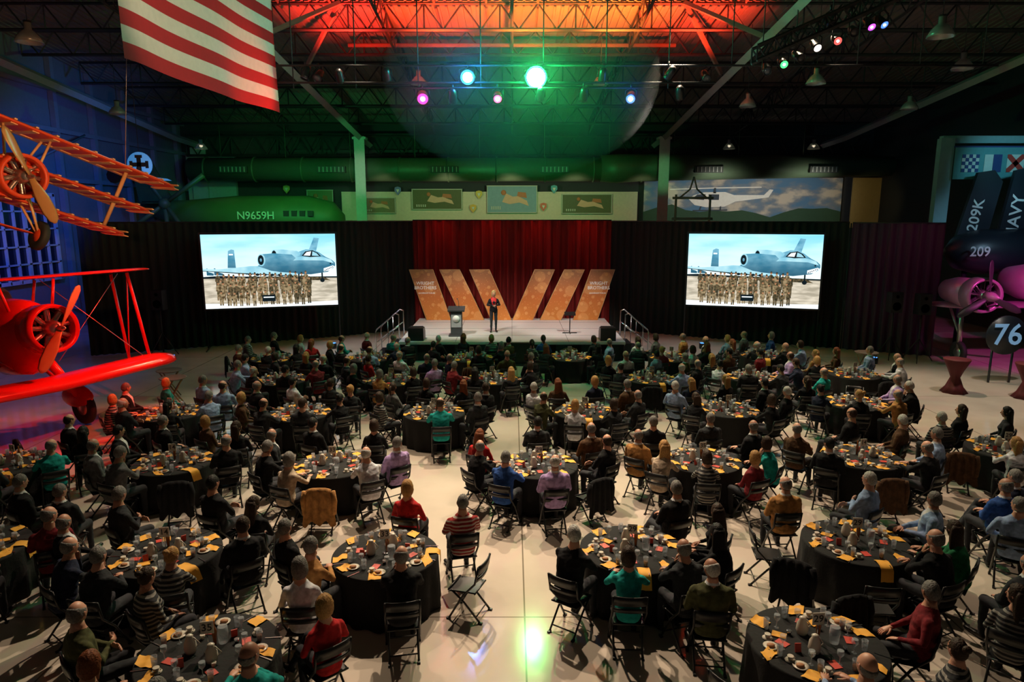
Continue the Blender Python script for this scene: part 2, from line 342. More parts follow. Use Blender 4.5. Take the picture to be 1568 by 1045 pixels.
def screen():
    W,H=5.35,3.07; m=MB()
    mats=[emnoise('slide_sky',(.12,.62,.85),(.45,.88,.98),1.0,1.25,(1.1,3.3,(.85,1,1)),(.35,1,1.6)),BLACKP,em('slide_cloud',(.9,.97,1),1.2),emnoise('slide_tarmac',(.42,.37,.28),(.78,.70,.56),2.5,1.1,None,(.6,1,3)),
          emnoise('slide_plane',(.05,.28,.44),(.22,.52,.68),1.4,1.1,(1.35,2.3,(.02,.10,.17)),(1,1,2)),emnoise('slide_plane_light',(.25,.60,.76),(.5,.82,.9),1.5,1.1),em('slide_dark',(.008,.02,.03),.6),emnoise('slide_uniform',(.07,.045,.018),(.42,.31,.17),11,1.),em('slide_face',(.50,.24,.12),.95),emnoise('slide_uniform2',(.02,.02,.012),(.17,.12,.06),13,1.),BLACKP]
    def q(pts,mi,d): m.add([(u*W-W/2,-d,v*H) for u,v in pts],[tuple(range(len(pts)))],mi,False)
    m.box((0,.06,H/2),(W+.16,.06,H+.16),10)
    q([(0,0),(1,0),(1,1),(0,1)],0,0.0)
    rr=random.Random(5)
    def el(u,v,a,b,mi,d,n=14): q([(u+a*math.cos(2*PI*k/n),v+b*math.sin(2*PI*k/n)) for k in range(n)],mi,d)
    q([(0,0),(1,0),(1,.40),(0,.43)],3,.008)
    q([(0,0),(1,0),(1,.06),(.5,.045),(0,.07)],2,.009)
    q([(0,.41),(1,.385),(1,.405),(.8,.41),(.3,.43),(.12,.445),(0,.435)],6,.010)
    for u,s_ in((.05,.8),(.11,1),(.33,.7)):
        q([(u-.03*s_,.455),(u+.03*s_,.45),(u+.035*s_,.475),(u+.01,.49),(u-.015*s_,.50),(u-.02*s_,.55),(u-.03*s_,.55)],4,.011)
    q([(.10,.53),(.17,.50),(.36,.485),(.6,.49),(.62,.56),(.35,.57)],5,.012)
    q([(.0,.515),(.30,.465),(.68,.415),(.70,.46),(.3,.52),(.0,.545)],5,.015)
    q([(.0,.512),(.30,.462),(.68,.412),(.68,.425),(.3,.475),(.0,.52)],6,.0155)
    q([(.40,.57),(.5,.50),(.66,.45),(.8,.44),(.93,.47),(.975,.52),(.992,.56),(.99,.60),(.965,.64),(.92,.68),(.87,.745),(.82,.785),(.77,.79),(.72,.76),(.66,.71),(.5,.67)],4,.014)
    q([(.48,.61),(.7,.64),(.9,.63),(.98,.59),(.96,.64),(.90,.68),(.7,.69),(.5,.66)],5,.0145)
    q([(.735,.70),(.765,.76),(.82,.775),(.86,.74),(.885,.69),(.80,.68)],6,.016); q([(.75,.705),(.775,.75),(.81,.76),(.80,.70)],2,.017); q([(.815,.70),(.82,.76),(.85,.735),(.87,.695)],5,.017)
    q([(.18,.55),(.19,.78),(.215,.80),(.235,.79),(.24,.55)],4,.014); q([(.195,.72),(.225,.72),(.225,.74),(.195,.74)],2,.016)
    q([(.845,.74),(.875,.94),(.835,.95),(.79,.77)],4,.013)
    q([(.43,.57),(.52,.56),(.66,.62),(.69,.67),(.66,.72),(.52,.74),(.43,.73)],4,.0165); el(.43,.65,.030,.085,5,.018,24); el(.427,.65,.022,.068,6,.020,24); el(.427,.65,.008,.024,4,.022)
    q([(.53,.66),(.60,.65),(.72,.70),(.73,.74),(.70,.77),(.60,.79),(.53,.79)],5,.0150); el(.53,.725,.024,.068,5,.0155,20); el(.528,.725,.017,.053,6,.0158,20)
    q([(.90,.475),(.95,.49),(.985,.545),(.975,.56),(.90,.52)],2,.018)
    for k in range(6): q([(.905+k*.012,.480+k*.010),(.915+k*.012,.486+k*.010),(.910+k*.012,.505+k*.009)],6,.02)
    el(.955,.585,.006,.012,6,.02)
    for u in(.62,.7,.88): q([(u,.5),(u+.012,.5),(u+.012,.36),(u,.36)],6,.013); el(u+.006,.355,.018,.03,6,.0135)
    q([(.56,.42),(.9,.40),(.95,.35),(.5,.37)],9,.0125)
    for k in range(5): el(.34+k*.055,.455-.004*k,.014,.018,6,.0162)
    for row in range(4):
        n=18-row
        for i in range(n):
            u=.10+.70*(i+.5*(row%2))/n+rr.uniform(-.008,.008); base=.285-.068*row+rr.uniform(-.012,.012); hh=rr.uniform(.155,.185) if row<3 else .12
            dd=.024+row*.005; mi=7 if rr.random()<.6 else 9; sw=rr.uniform(.014,.018)
            q([(u-sw*.8,base-.05),(u-.002,base-.05),(u,base+.04),(u+.002,base-.05),(u+sw*.8,base-.05),(u+sw*.8,base+hh*.4),(u+sw*1.15,base+hh*.45),(u+sw,base+hh*.8),(u+.005,base+hh*.88),(u-.005,base+hh*.88),(u-sw,base+hh*.8),(u-sw*1.15,base+hh*.45),(u-sw*.8,base+hh*.4)],mi,dd)
            el(u,base+hh*.9+.018,.008,.021,8,dd+.002,8); q([(u-.008,base+hh*.9+.022),(u+.008,base+hh*.9+.022),(u+.005,base+hh*.9+.042),(u-.005,base+hh*.9+.042)],9,dd+.003)
    q([(.42,.08),(.52,.08),(.52,.17),(.42,.17)],6,.05); q([(.43,.13),(.51,.13),(.51,.145),(.43,.145)],2,.052)
    for x in(-W/2-.04,W/2+.04):
        m.tube([(x,.1,-1.75),(x,.1,H)],.03,10,6); m.tube([(x,-.5,-1.72),(x,.6,-1.72)],.03,10,6)
    return m.mesh('projection_screen',mats)
SM=screen()
for s in(-1,1): place('projection_screen',SM,(s*10.2,29.0,1.75),s*-math.atan2(1.5,5.2))
for x,y in((15.0,26.6),(15.75,26.0),(-14.2,27.3)):
    m=MB(); m.tube([(0,0,.1),(0,0,1.9)],.03,0,6)
    for k in range(3):
        a=k*2*PI/3; m.tube([(0,0,.9),(.6*math.cos(a),.6*math.sin(a),.02)],.02,0,6)
    m.box((0,0,2.25),(.45,.4,.8),0); m.lathe([(.17,0),(.05,.03)],1,18,(0,-.2,2.1),E(-PI/2)); m.lathe([(.07,0),(.02,.02)],1,12,(0,-.2,2.48),E(-PI/2))
    m.obj('loudspeaker_on_stand',[BLACKP,mat('cone',(.03,.03,.03),.6)],(x,y,0))
for i,(x,y) in enumerate(((-7.6,28.6),(-13.2,26.0),(8.1,28.6),(13.9,25.6))):
    m=MB(); m.lathe([(.1,0),(.12,.05),(.12,.22),(.09,.24)],0,14); m.lathe([(.085,.24),(.085,.25)],1,14); m.obj('floor_uplight',[BLACKP,em('uplight_lens',(.05,.25,1),3)],(x,y,0))
    
# ------------------------------------------------------------ people
def capd(P,a,b,ra,rb):
    a=np.array(a);b=np.array(b);ab=b-a;t=np.clip(((P-a)@ab)/(ab@ab+1e-9),0,1)
    return np.linalg.norm(P-(a+t[:,None]*ab),axis=1)-(ra+t*(rb-ra))
def add_hand(mb,w,d,up,side,curl=.5,mi=2,sc=1.):
    d=Vector(d).normalized(); up=Vector(up); up=(up-d*up.dot(d)).normalized(); s_=d.cross(up)*side
    w=Vector(w)
    def P(a,b,c): return w+(d*a+s_*b+up*c)*sc
    rings=[]
    for a,hw,ht in((-.02,.026,.021),(.02,.032,.018),(.055,.042,.016),(.09,.042,.013),(.1,.034,.008)):
        rings.append([P(a,hw*math.cos(2*PI*k/10),ht*math.sin(2*PI*k/10)) for k in range(10)])
    mb.loft(rings,mi)
    for b,L in((.030,.072),(.011,.082),(-.009,.077),(-.028,.06)):
        pts=[P(.085,b,0)];ang=0;a=.085;c=0
        for k,f in enumerate((.45,.32,.23)):
            ang+=curl*(.6+.3*k); a+=L*f*math.cos(ang); c-=L*f*math.sin(ang); pts.append(P(a,b*(1+.1*k),c))
        mb.tube(pts,[.0095*sc,.009*sc,.008*sc,.0055*sc],mi,6)
    mb.tube([P(.02,.03,0),P(.045,.052,-.008),P(.075,.062,-.018),P(.095,.058,-.026)],[.014*sc,.012*sc,.0095*sc,.006*sc],mi,6)
def make_body(name,j,woman=False,lean=0.,dz=0.,jacket=False,accent=None,slim=False,vw=.02):
    ws=(.90 if woman else 1.03)*(.94 if slim else 1.)
    mb=MB(); caps=[]
    def ty(z): return -.09+lean*max(0,(z-.55))/.5
    rings=[(.46,.155,.12),(.53,.185,.145),(.60,.182,.150),(.70,.168 if not woman else .150,.142),(.80,.175,.142),(.90,.190,.140),(.97,.192,.126),(1.02,.170,.105),(1.055,.120,.088),(1.085,.082,.076),(1.12,.064,.066),(1.17,.056,.060)]
    if jacket: rings=[(z,a+.012,b+.014) if z<1.05 else (z,a,b) for z,a,b in rings]
    def rg(z,a,b):
        r=[]
        for k in range(20):
            c,s_=math.cos(2*PI*k/20),math.sin(2*PI*k/20)
            x=a*(ws if z<1.06 else 1)*math.copysign(abs(c)**.8,c); y=b*math.copysign(abs(s_)**.85,s_)
            if woman and .84<z<.95 and s_>0: y+=.03*s_
            r.append((x,y+ty(z),z+dz))
        return r
    mb.loft([rg(*r) for r in rings],0)
    for sx in(-1,1):
        caps.append((0,(sx*.06,ty(.55),.55+dz),(sx*.09,ty(.97),.97+dz),.12,.11))
    caps.append((2,(0,ty(1.14),1.135+dz),(0,ty(1.2),1.2+dz),.06,.056))
    def limb(a,b,ra,rb,lab):
        mb.tube([a,tuple((Vector(a)+Vector(b))/2),b],[ra,ra*.5+rb*.5,rb],0,12); mb.ell(a,ra,0,12,8); mb.ell(b,rb,0,12,8); caps.append((lab,a,b,ra,rb))
    hands=[]
    for sd,k in((-1,'L'),(1,'R')):
        sh=(sd*.185*ws,ty(.99),.975+dz); el=j['e'+k]; wr=j['w'+k]
        jk=.008 if jacket else 0; fs=.88 if woman else 1.0
        limb(sh,el,(.060)*fs+jk,.046*fs+jk,0); limb(el,wr,.045*fs+jk,.031*fs+jk*.7,0)
        hip=(sd*.09,-.06 if dz<.1 else ty(.55),(.545+dz)); kn=j['k'+k]; an=j['a'+k]
        limb(hip,kn,.090,.064,1); limb(kn,an,.060,.043,1)
        f=Vector(j.get('f'+k,(sd*.04,.2,0))); an_=Vector(an)
        t=an_+Vector((f.x,f.y,-.05))
        limb(tuple(an_+Vector((0,-.03,-.05))),tuple(t),.038,.034,3)
        hands.append((sd,el,wr))
    tmp=mb.obj('tmp',[])
    md=tmp.modifiers.new('r','REMESH'); md.mode='VOXEL'; md.voxel_size=.012; md.use_smooth_shade=True
    ms=tmp.modifiers.new('s','SMOOTH'); ms.factor=.5; ms.iterations=8
    dg=bpy.context.evaluated_depsgraph_get(); dg.update()
    me=bpy.data.meshes.new_from_object(tmp.evaluated_get(dg)); bpy.data.objects.remove(tmp)
    nv=len(me.vertices); co_=np.empty(nv*3); me.vertices.foreach_get('co',co_); co_=co_.reshape(-1,3)
    nr=np.empty(nv*3); me.vertices.foreach_get('normal',nr); nr=nr.reshape(-1,3)
    for i in range(nv):
        x,y,z=co_[i]
        if z<1.08+dz:
            co_[i]+=nr[i]*(noise.noise(Vector((x*9,y*9,z*16)))*.008+noise.noise(Vector((x*22,y*22,z*30+5)))*.0035)
    me.vertices.foreach_set('co',co_.ravel()); me.update()
    n=len(me.polygons); C=np.empty(n*3); me.polygons.foreach_get('center',C); C=C.reshape(-1,3)
    D=np.array([capd(C,a,b,ra,rb) for _,a,b,ra,rb in caps]); lab=np.array([c[0] for c in caps])[D.argmin(0)]
    nk=np.hypot(C[:,0],C[:,1]-ty(1.12))<.09
    lab[(C[:,2]>1.11+dz)&nk]=2
    if jacket: lab[(C[:,2]>1.085+dz)&(C[:,2]<=1.115+dz)&nk]=4
    if jacket or accent:
        v=(lab==0)&(C[:,1]>ty(.9)+.04)&(C[:,2]>.78+dz)&(np.abs(C[:,0])<vw+(C[:,2]-.80-dz)*.20)&(D[0:2].min(0)<.06)
        lab[v]=4
    me.polygons.foreach_set('material_index',[int(x) for x in lab])
    out=MB(); out.mesh_in(me); bpy.data.meshes.remove(me)
    for sd,el,wr in hands:
        d=Vector(wr)-Vector(el); 
        up=j.get('up',(0,0,1)); hd=Vector(j['h'+('L' if sd<0 else 'R')]) if ('h'+('L' if sd<0 else 'R')) in j else d
        add_hand(out,Vector(wr)+d.normalized()*.02,hd,up,-sd,j.get('curl',.35),2,.9 if woman else 1.)
    me=out.mesh(name,[SHIRT,PANTS,SKIN,SHOE,accent or WSHIRT])
    return me,(ty(1.16)+.008,1.12+dz)
SEATL=dict(kL=(-.12,.36,.53),kR=(.12,.36,.53),aL=(-.13,.33,.09),aR=(.13,.35,.09))
lap=dict(eL=(-.26,-.04,.75),eR=(.26,-.04,.75),wL=(-.11,.19,.66),wR=(.11,.19,.66),curl=.3,**SEATL)
tab=dict(eL=(-.27,.17,.82),eR=(.27,.17,.82),wL=(-.15,.42,.815),wR=(.12,.42,.815),curl=.25,**SEATL)
crs=dict(eL=(-.25,.02,.77),eR=(.25,.02,.78),wL=(.05,.17,.80),wR=(-.06,.20,.77),curl=.5,up=(0,1,.3),**SEATL)
chn=dict(eL=(-.22,.22,.81),eR=(.24,.16,.82),wL=(-.07,.17,1.02),wR=(.02,.36,.815),hL=(.2,-.2,1),curl=.7,**SEATL)
lgx=dict(eL=(-.27,-.06,.76),eR=(.28,-.02,.76),wL=(-.05,.2,.70),wR=(.06,.24,.72),curl=.4,kL=(-.11,.36,.54),aL=(-.12,.31,.09),kR=(.02,.40,.64),aR=(-.16,.52,.28),fR=(-.05,.16,-.02))
bk=dict(eL=(-.3,-.1,.78),eR=(.28,-.02,.75),wL=(-.14,.12,.67),wR=(.12,.2,.66),curl=.3,kL=(-.17,.38,.53),kR=(.15,.37,.53),aL=(-.2,.46,.09),aR=(.18,.3,.09))
BM={}
for n_,j_,kw in(('m_lap',lap,dict(jacket=True)),('m_tab',tab,dict(lean=.10)),('m_crs',crs,dict()),('m_lgx',lgx,dict(jacket=True,lean=-.02)),('m_bk',bk,dict(lean=-.04)),('m_chn',chn,dict(lean=.12)),
                ('w_lap',lap,dict(woman=True)),('w_tab',tab,dict(woman=True,lean=.10)),('w_lgx',lgx,dict(woman=True)),('w_chn',chn,dict(woman=True,lean=.12))):
    BM[n_]=make_body('person_'+n_,j_,**kw)
def sst(x,a,b):
    t=max(0,min(1,(x-a)/(b-a))); return t*t*(3-2*t)
def make_head(kind):
    m=MB(); cz=.118; cy=.018; nu,nv=32,26
    m.M=Matrix.Scale(1.05,4)
    def hp(x,y,z):
        px,py,pz=x*.077,y*.096,z*.117
        if z<0: px*=1-.30*(-z)**1.4; 
        if z<-.2 and y<0: py*=1-.35*min(1,(-z-.2)/.6)
        if y>0 and z<-.55: py+=.014*sst(-z,.55,.8)
        if y>0:
            for sx in(-.38,.38):
                d=math.hypot(x-sx,z-.06); py-=.009*max(0,1-d/.28)
            py+=.004*max(0,1-abs(z-.25)/.15)
        return px,py,pz
    def surf(fn,mi):
        rings=[]
        for jv in range(nv+1):
            t=-PI/2+PI*jv/nv; t=max(-PI/2+.04,min(PI/2-.04,t)); r=[]
            for k in range(nu):
                a=2*PI*k/nu; x,y,z=math.cos(t)*math.cos(a),math.cos(t)*math.sin(a),math.sin(t)
                r.append(fn(x,y,z))
            rings.append(r)
        m.loft(rings,mi)
    surf(lambda x,y,z:(hp(x,y,z)[0],hp(x,y,z)[1]+cy,hp(x,y,z)[2]+cz),0)
    m.tube([(0,-.012,-.04),(0,-.01,.0),(0,.0,.06)],[.060,.058,.057],0,14)
    m.tube([(0,.091+cy,cz+.028),(0,.099+cy,cz+.0),(0,.109+cy,cz-.022),(0,.094+cy,cz-.032)],[.006,.008,.012,.009],0,8)
    for s_ in(-1,1):
        m.ell((s_*.028,.0795+cy,cz+.008),(.012,.008,.006),2,10,6); m.ell((s_*.028,.0850+cy,cz+.008),(.0055,.004,.005),3,8,6)
        m.tube([(s_*.012,.092+cy,cz+.027),(s_*.03,.089+cy,cz+.031),(s_*.045,.079+cy,cz+.026)],.0038,1,5)
        m.ell((s_*.077,-.002+cy,cz-.002),(.010,.020,.032),0,10,8,E(0,0,s_*.35)); m.ell((s_*.081,.004+cy,cz+.002),(.006,.010,.018),4,8,6,E(0,0,s_*.35))
    m.ell((0,.092+cy,cz-.055),(.022,.006,.005),4,10,6); m.ell((0,.090+cy,cz-.063),(.018,.006,.005),4,10,6)
    hb,hs,hf,th=-.52,-.1,.60,1.085
    if kind in('long','tail'): hb,hs,hf,th=-.75,-.45,.58,1.13
    if kind=='bob': hb,hs,th=-.95,-.72,1.2
    def hair(x,y,z):
        h=hs+(hf-hs)*max(0,y)**1.5*1.05 if y>0 else hs+(hb-hs)*min(1,-y*1.6)
        if kind!='short' and y>0 and kind not in('bald','crown'): h=hs+(hf-hs)*sst(y,.25,.75)
        mk=sst(z-h,-.08,.08)
        if kind=='crown': mk*=1-sst(z+.45*y,.42,.6)
        if kind=='bald': mk*=1-sst(z,.12,.3); mk*=.9
        px,py,pz=hp(x,y,z) if (z>0 or kind not in('bob','long')) else (x*.079,y*.098,z*.119)
        n=1+.03*math.sin(14*x+9*z)*math.sin(11*y+3*x)+.012*math.sin(40*math.atan2(y,x))
        s_=.90+(th*n-.90)*mk
        extra=.012 if(kind in('bob','long') and z>.5) else 0
        return px*s_,py*s_+cy-(.004 if mk>.5 else 0),pz*s_+cz+extra*mk
    surf(hair,1)
    if kind=='long':
        rings=[]
        for z,a,b,yo in((.20,.07,.05,-.035),(.14,.092,.07,-.03),(.06,.096,.065,-.035),(-.03,.105,.055,-.05),(-.10,.11,.045,-.065),(-.17,.09,.03,-.085),(-.21,.05,.015,-.09)):
            rings.append([(a*math.cos(2*PI*k/24)*(1+.05*math.sin(5*k)),yo+b*math.sin(2*PI*k/24)*(1+.1*math.sin(7*k)),z) for k in range(24)])
        m.loft(rings,1)
    if kind=='tail':
        m.tube([(0,-.10,.17),(0,-.15,.14),(0,-.16,.05),(0,-.13,-.05)],[.02,.032,.03,.01],1,10)
    if kind=='updo': m.ell((0,-.09,.21),(.045,.04,.04),1,12,8)
    return m.mesh('head_'+kind,[SKIN,HAIR,EYEW,EYED,LIP])
HM={k:make_head(k) for k in('short','crown','bald','bob','long','tail','updo')}
HK={'s':'short','d':'crown','x':'bald','o':'bob','l':'long','t':'tail','u':'updo'}
HC={'g':(.16,.15,.14),'w':(.45,.43,.40),'b':(.035,.018,.010),'k':(.008,.007,.006),'y':(.38,.20,.065),'r':(.18,.05,.015)}
SC={'K':(.007,.007,.009),'C':(.020,.022,.026),'N':(.010,.014,.035),'W':(.60,.60,.65),'L':(.38,.26,.50),'R':(.46,.015,.018),'T':(.008,.28,.26),'B':(.02,.07,.26),
    'S':(.24,.33,.52),'O':(.06,.062,.022),'A':(.40,.19,.06),'G':(.01,.13,.05),'D':(.085,.04,.018),'Y':(.12,.12,.125),'V':(.18,.014,.02),'P':(.03,.03,.035,.6),'Q':(.28,.02,.02,.25),'Z':(.46,.35,.26)}
def chair_mesh():
    m=MB()
    for s in(-1,1):
        x=s*.215
        m.tube([(x,-.255,.86),(x,-.20,.60),(x,-.02,.40),(x,.21,.0)],[.016]*4,0,6)
        m.tube([(x*.86,.17,.44),(x*.86,-.02,.28),(x*.86,-.27,.0)],.015,0,6)
        m.box((x,.205,.012),(.035,.06,.024),0); m.box((x*.86,-.265,.012),(.035,.06,.024),0)
    rows=[]
    for i in range(6):
        y=-.19+.40*i/5; w_=.19+.015*i/5; z=.452+.006*math.cos(PI*i/5)-(.012 if i==5 else 0)
        rows.append([(w_*(k/3-1),y,z-.012*(1-(k/3-1)**2)) for k in range(7)])
    for dzz in(0,-.022): m.loft([[ (p[0],p[1],p[2]+dzz) for p in r] for r in rows],0,False,True,False)
    m.tube([(-.2,-.19,.44),(.2,-.19,.44)],.013,0,6); m.tube([(-.2,.21,.44),(.2,.21,.44)],.014,0,6)
    for z,h,y in((.80,.13,-.243),(.655,.06,-.213)):
        rr=[]
        for k in range(7):
            x=(k/3-1)*.205; yb=y-.03*(1-(k/3-1)**2)
            rr.append([(x,yb-.009,z-h/2),(x,yb+.009,z-h/2),(x,yb+.009-.01,z+h/2),(x,yb-.009-.01,z+h/2)])
        m.loft(rr,0)
    m.tube([(-.21,.15,.115),(.21,.15,.115)],.010,0,6); m.tube([(-.185,-.20,.085),(.185,-.20,.085)],.010,0,6)
    return m.mesh('folding_chair',[BLACKP])
CHM=chair_mesh()
def coat_mesh():
    m=MB(); rows=[]
    prof=[(-.13,.45),(-.17,.62),(-.205,.80),(-.235,.89),(-.275,.90),(-.305,.84),(-.32,.65),(-.33,.45),(-.34,.26)]
    for i,(y,z) in enumerate(prof):
        w_=.22+.02*max(0,i-4)
        rows.append([((k/10-1)*w_,y+.018*math.sin(k*1.3+i*.3)*min(1,abs(i-3)/3)-.0,z-.04*((k/10-1)**4)-(.05*math.sin(k*.8) if i==8 else 0)) for k in range(21)])
    m.loft(rows,0,False,True,False)
    for s in(-1,1): m.tube([(s*.24,-.27,.84),(s*.275,-.29,.66),(s*.26,-.30,.42)],[.05,.048,.04],0,8)
    return m.mesh('draped_jacket',[SHIRT])
COAT=coat_mesh()
def cloth_mesh():
    m=MB(); n=96; prof=[(0.01,.765),(.5,.765),(.745,.765),(.762,.757),(.766,.73),(.766,.6),(.77,.35),(.775,.015)]
    rings=[]
    for i,(r,z) in enumerate(prof):
        a=max(0,(.73-z)/.73)*.035
        rings.append([((r+a*math.sin(14*2*PI*k/n)+a*.4*math.sin(5*2*PI*k/n))*math.cos(2*PI*k/n),(r+a*math.sin(14*2*PI*k/n)+a*.4*math.sin(5*2*PI*k/n))*math.sin(2*PI*k/n),z) for k in range(n)])
    m.loft(rings,0); return m.mesh('round_banquet_table',[BLACKC])
CLOTH=cloth_mesh()
def ware_mesh(seed,num):
    m=MB(); r=random.Random(seed); Z=.767
    for i in range(8):
        a=i*PI/4+r.uniform(-.15,.15); ca,sa=math.cos(a),math.sin(a)
        def p(rad,off): return (rad*ca-off*sa,rad*sa+off*ca,Z)
        if r.random()<.6:
            x,y,_=p(.56,r.uniform(-.05,.05))
            m.lathe([(.045,0),(.085,.012),(.088,.016),(.05,.008)],0,16,(x,y,Z)) 
            m.ell((x+r.uniform(-.02,.02),y,Z+.022),(.05,.04,.018),5,8,5)
        x,y,_=p(.50+r.uniform(-.05,.05),.16)
        m.lathe([(.028,0),(.034,.10),(.036,.135),(.033,.135),(.03,.02)],2,10,(x,y,Z)); m.lathe([(.027,.004),(.031,.07)],6 if r.random()<.5 else 2,10,(x,y,Z))
        x,y,_=p(.42+r.uniform(-.04,.04),.05)
        m.lathe([(.03,0),(.006,.01),(.006,.08),(.036,.12),(.036,.17),(.032,.17)],2,10,(x,y,Z))
        if r.random()<.6:
            x,y,_=p(.52,-.15); m.lathe([(.055,.0),(.06,.01)],0,14,(x,y,Z)); m.lathe([(.024,.01),(.036,.06),(.032,.06)],0,12,(x,y,Z)); m.tube([(x+.035,y,Z+.05),(x+.052,y,Z+.035),(x+.033,y,Z+.02)],.005,0,5)
        off=r.uniform(-.15,.15); ang=r.uniform(-.8,.8); rows=[]; hang=r.random()<.45; wd=r.uniform(.11,.19) if not hang else .17
        for k in range(7):
            rad=.54+.033*k
            if hang: rad=.58+.055*k
            z=Z+.012+.008*math.sin(k*1.7+i)
            if rad>.77: z-= (rad-.77)*1.6; rad=.79
            rows.append([((rad)*ca-(off+w_*.5+ang*(k-3)*.03)*sa,(rad)*sa+(off+w_*.5+ang*(k-3)*.03)*ca,z+.008*math.sin(w_*40+k)) for w_ in(-wd,-wd/2,0,wd/2,wd)])
        m.loft(rows,1,False,True,False)
        if r.random()<.5:
            x,y,_=p(.36,.18); m.box((x,y,Z+.008),(.16,.11,.01),1,E(0,0,a+r.uniform(-.6,.6)))
        x,y,_=p(.66,.19); m.box((x,y,Z+.004),(.19,.014,.004),3,E(0,0,a))
    for k in range(3):
        a=k*2.1+seed; x,y=.20*math.cos(a),.20*math.sin(a)
        if k<2:
            m.lathe([(.055,0),(.07,.05),(.062,.13),(.036,.18),(.04,.205),(.02,.22)],0,16,(x,y,Z)); m.tube([(x+.06,y,Z+.06),(x+.105,y,Z+.10),(x+.04,y,Z+.18)],.008,0,6)
        else: m.lathe([(.05,0),(.06,.12),(.055,.2),(.05,.2)],2,14,(x,y,Z)); m.lathe([(.018,0),(.03,.16),(.012,.22),(.012,.29)],6,10,(x*.3,y*.3+.09,Z))
    for k in range(4):
        a=k*1.6+.5+seed; rr=.3; m.lathe([(.022,0),(.03,.05),(.026,.05)],0 if k%2 else 3,10,(rr*math.cos(a),rr*math.sin(a),Z))
    for k in range(4):
        a=k*1.6+.9+seed*.3; m.box((.40*math.cos(a),.40*math.sin(a),Z+.004),(.14,.10,.005),4,E(0,0,a*1.7)); 
        if k%2: m.box((.33*math.cos(a+.5),.33*math.sin(a+.5),Z+.05),(.07,.01,.10),4,E(.2,0,a))
    m.tube([(0,0,Z),(0,0,Z+.22)],.006,3,6); m.lathe([(.05,0),(.045,.01)],3,14,(0,0,Z)); m.box((0,0,Z+.30),(.14,.008,.15),0); m.text(num,.12,T(0,-.006,Z+.30)@FACE,7,.001)
    return m.mesh('tableware_set',[WHITE,GOLD,GLASS,CHROME,RED,FOOD,WATER,BLACKP])
WARE=[ware_mesh(1,'33'),ware_mesh(2,'29'),ware_mesh(3,'35'),ware_mesh(4,'14')]
def seat(cx,cy,spec):
    t=spec.split(); a=math.radians(float(t[0])); kind=t[1]
    far=math.cos(a)<-.35
    r=1.25
    px,py=cx+r*math.sin(a),cy-r*math.cos(a)
    tv=Vector((-math.sin(a),math.cos(a))); sv=Vector((0-px,29-py)).normalized()
    if kind=='e': f=tv+sv*.1*(not far)
    elif math.cos(a)>.3: f=tv+sv*.5
    elif far: f=sv*1.0+Vector((tv.x,0))*.55+Vector((R.uniform(-.25,.25),0))
    else: f=tv*.9+sv*.9
    if f.length<.05: f=sv
    rz=math.atan2(-f.x,f.y)+R.uniform(-.08,.08)
    place('folding_chair',CHM,(px,py,0),rz)
    if kind=='e': return
    if kind=='c':
        place('draped_jacket',COAT,(px,py,0),rz,color=(*SC[t[2]],1) if len(SC[t[2]])==3 else SC[t[2]]); return
    near=math.cos(a)>.3
    if kind=='m': b=R.choice(['m_tab','m_tab','m_lap','m_chn','m_crs'] if near else ['m_lap','m_crs','m_lgx','m_bk','m_lap'])
    else: b=R.choice(['w_tab','w_lap','w_chn'] if near else ['w_lap','w_lgx','w_lap'])
    me,(ny,nz)=BM[b]; c=SC[t[2]]; c=(*c,1) if len(c)==3 else c
    o=place('seated_man' if kind=='m' else 'seated_woman',me,(px,py,0),rz,color=c,scale=(R.uniform(1.02,1.08) if kind=='m' else R.uniform(.98,1.03)))
    sa=math.atan2(-sv.x,sv.y); tr=(sa-rz+PI)%(2*PI)-PI; tr=max(-1.0,min(1.0,tr))+R.uniform(-.25,.25)
    h=place('head',HM[HK[t[3][0]]],(0,ny,nz),tr,o,color=(*HC[t[3][1]],1)); h.rotation_euler=(R.uniform(-.05,.15),R.uniform(-.08,.08),tr)
def rspec(a):
    w_=R.random()<.42
    col=R.choice('KKKKKCCCNNKKPDWSRVYTOBAKKCCLSW') 
    if w_: hd=R.choice(['ly','lb','ob','oy','og','ob','uk','tb','lk','lr','oy','uy'])
    else: hd=R.choice(['sg','sw','dg','dw','sb','xg','dg','sg','sk','db'])
    return f"{a} {'w' if w_ else 'm'} {col} {hd}"
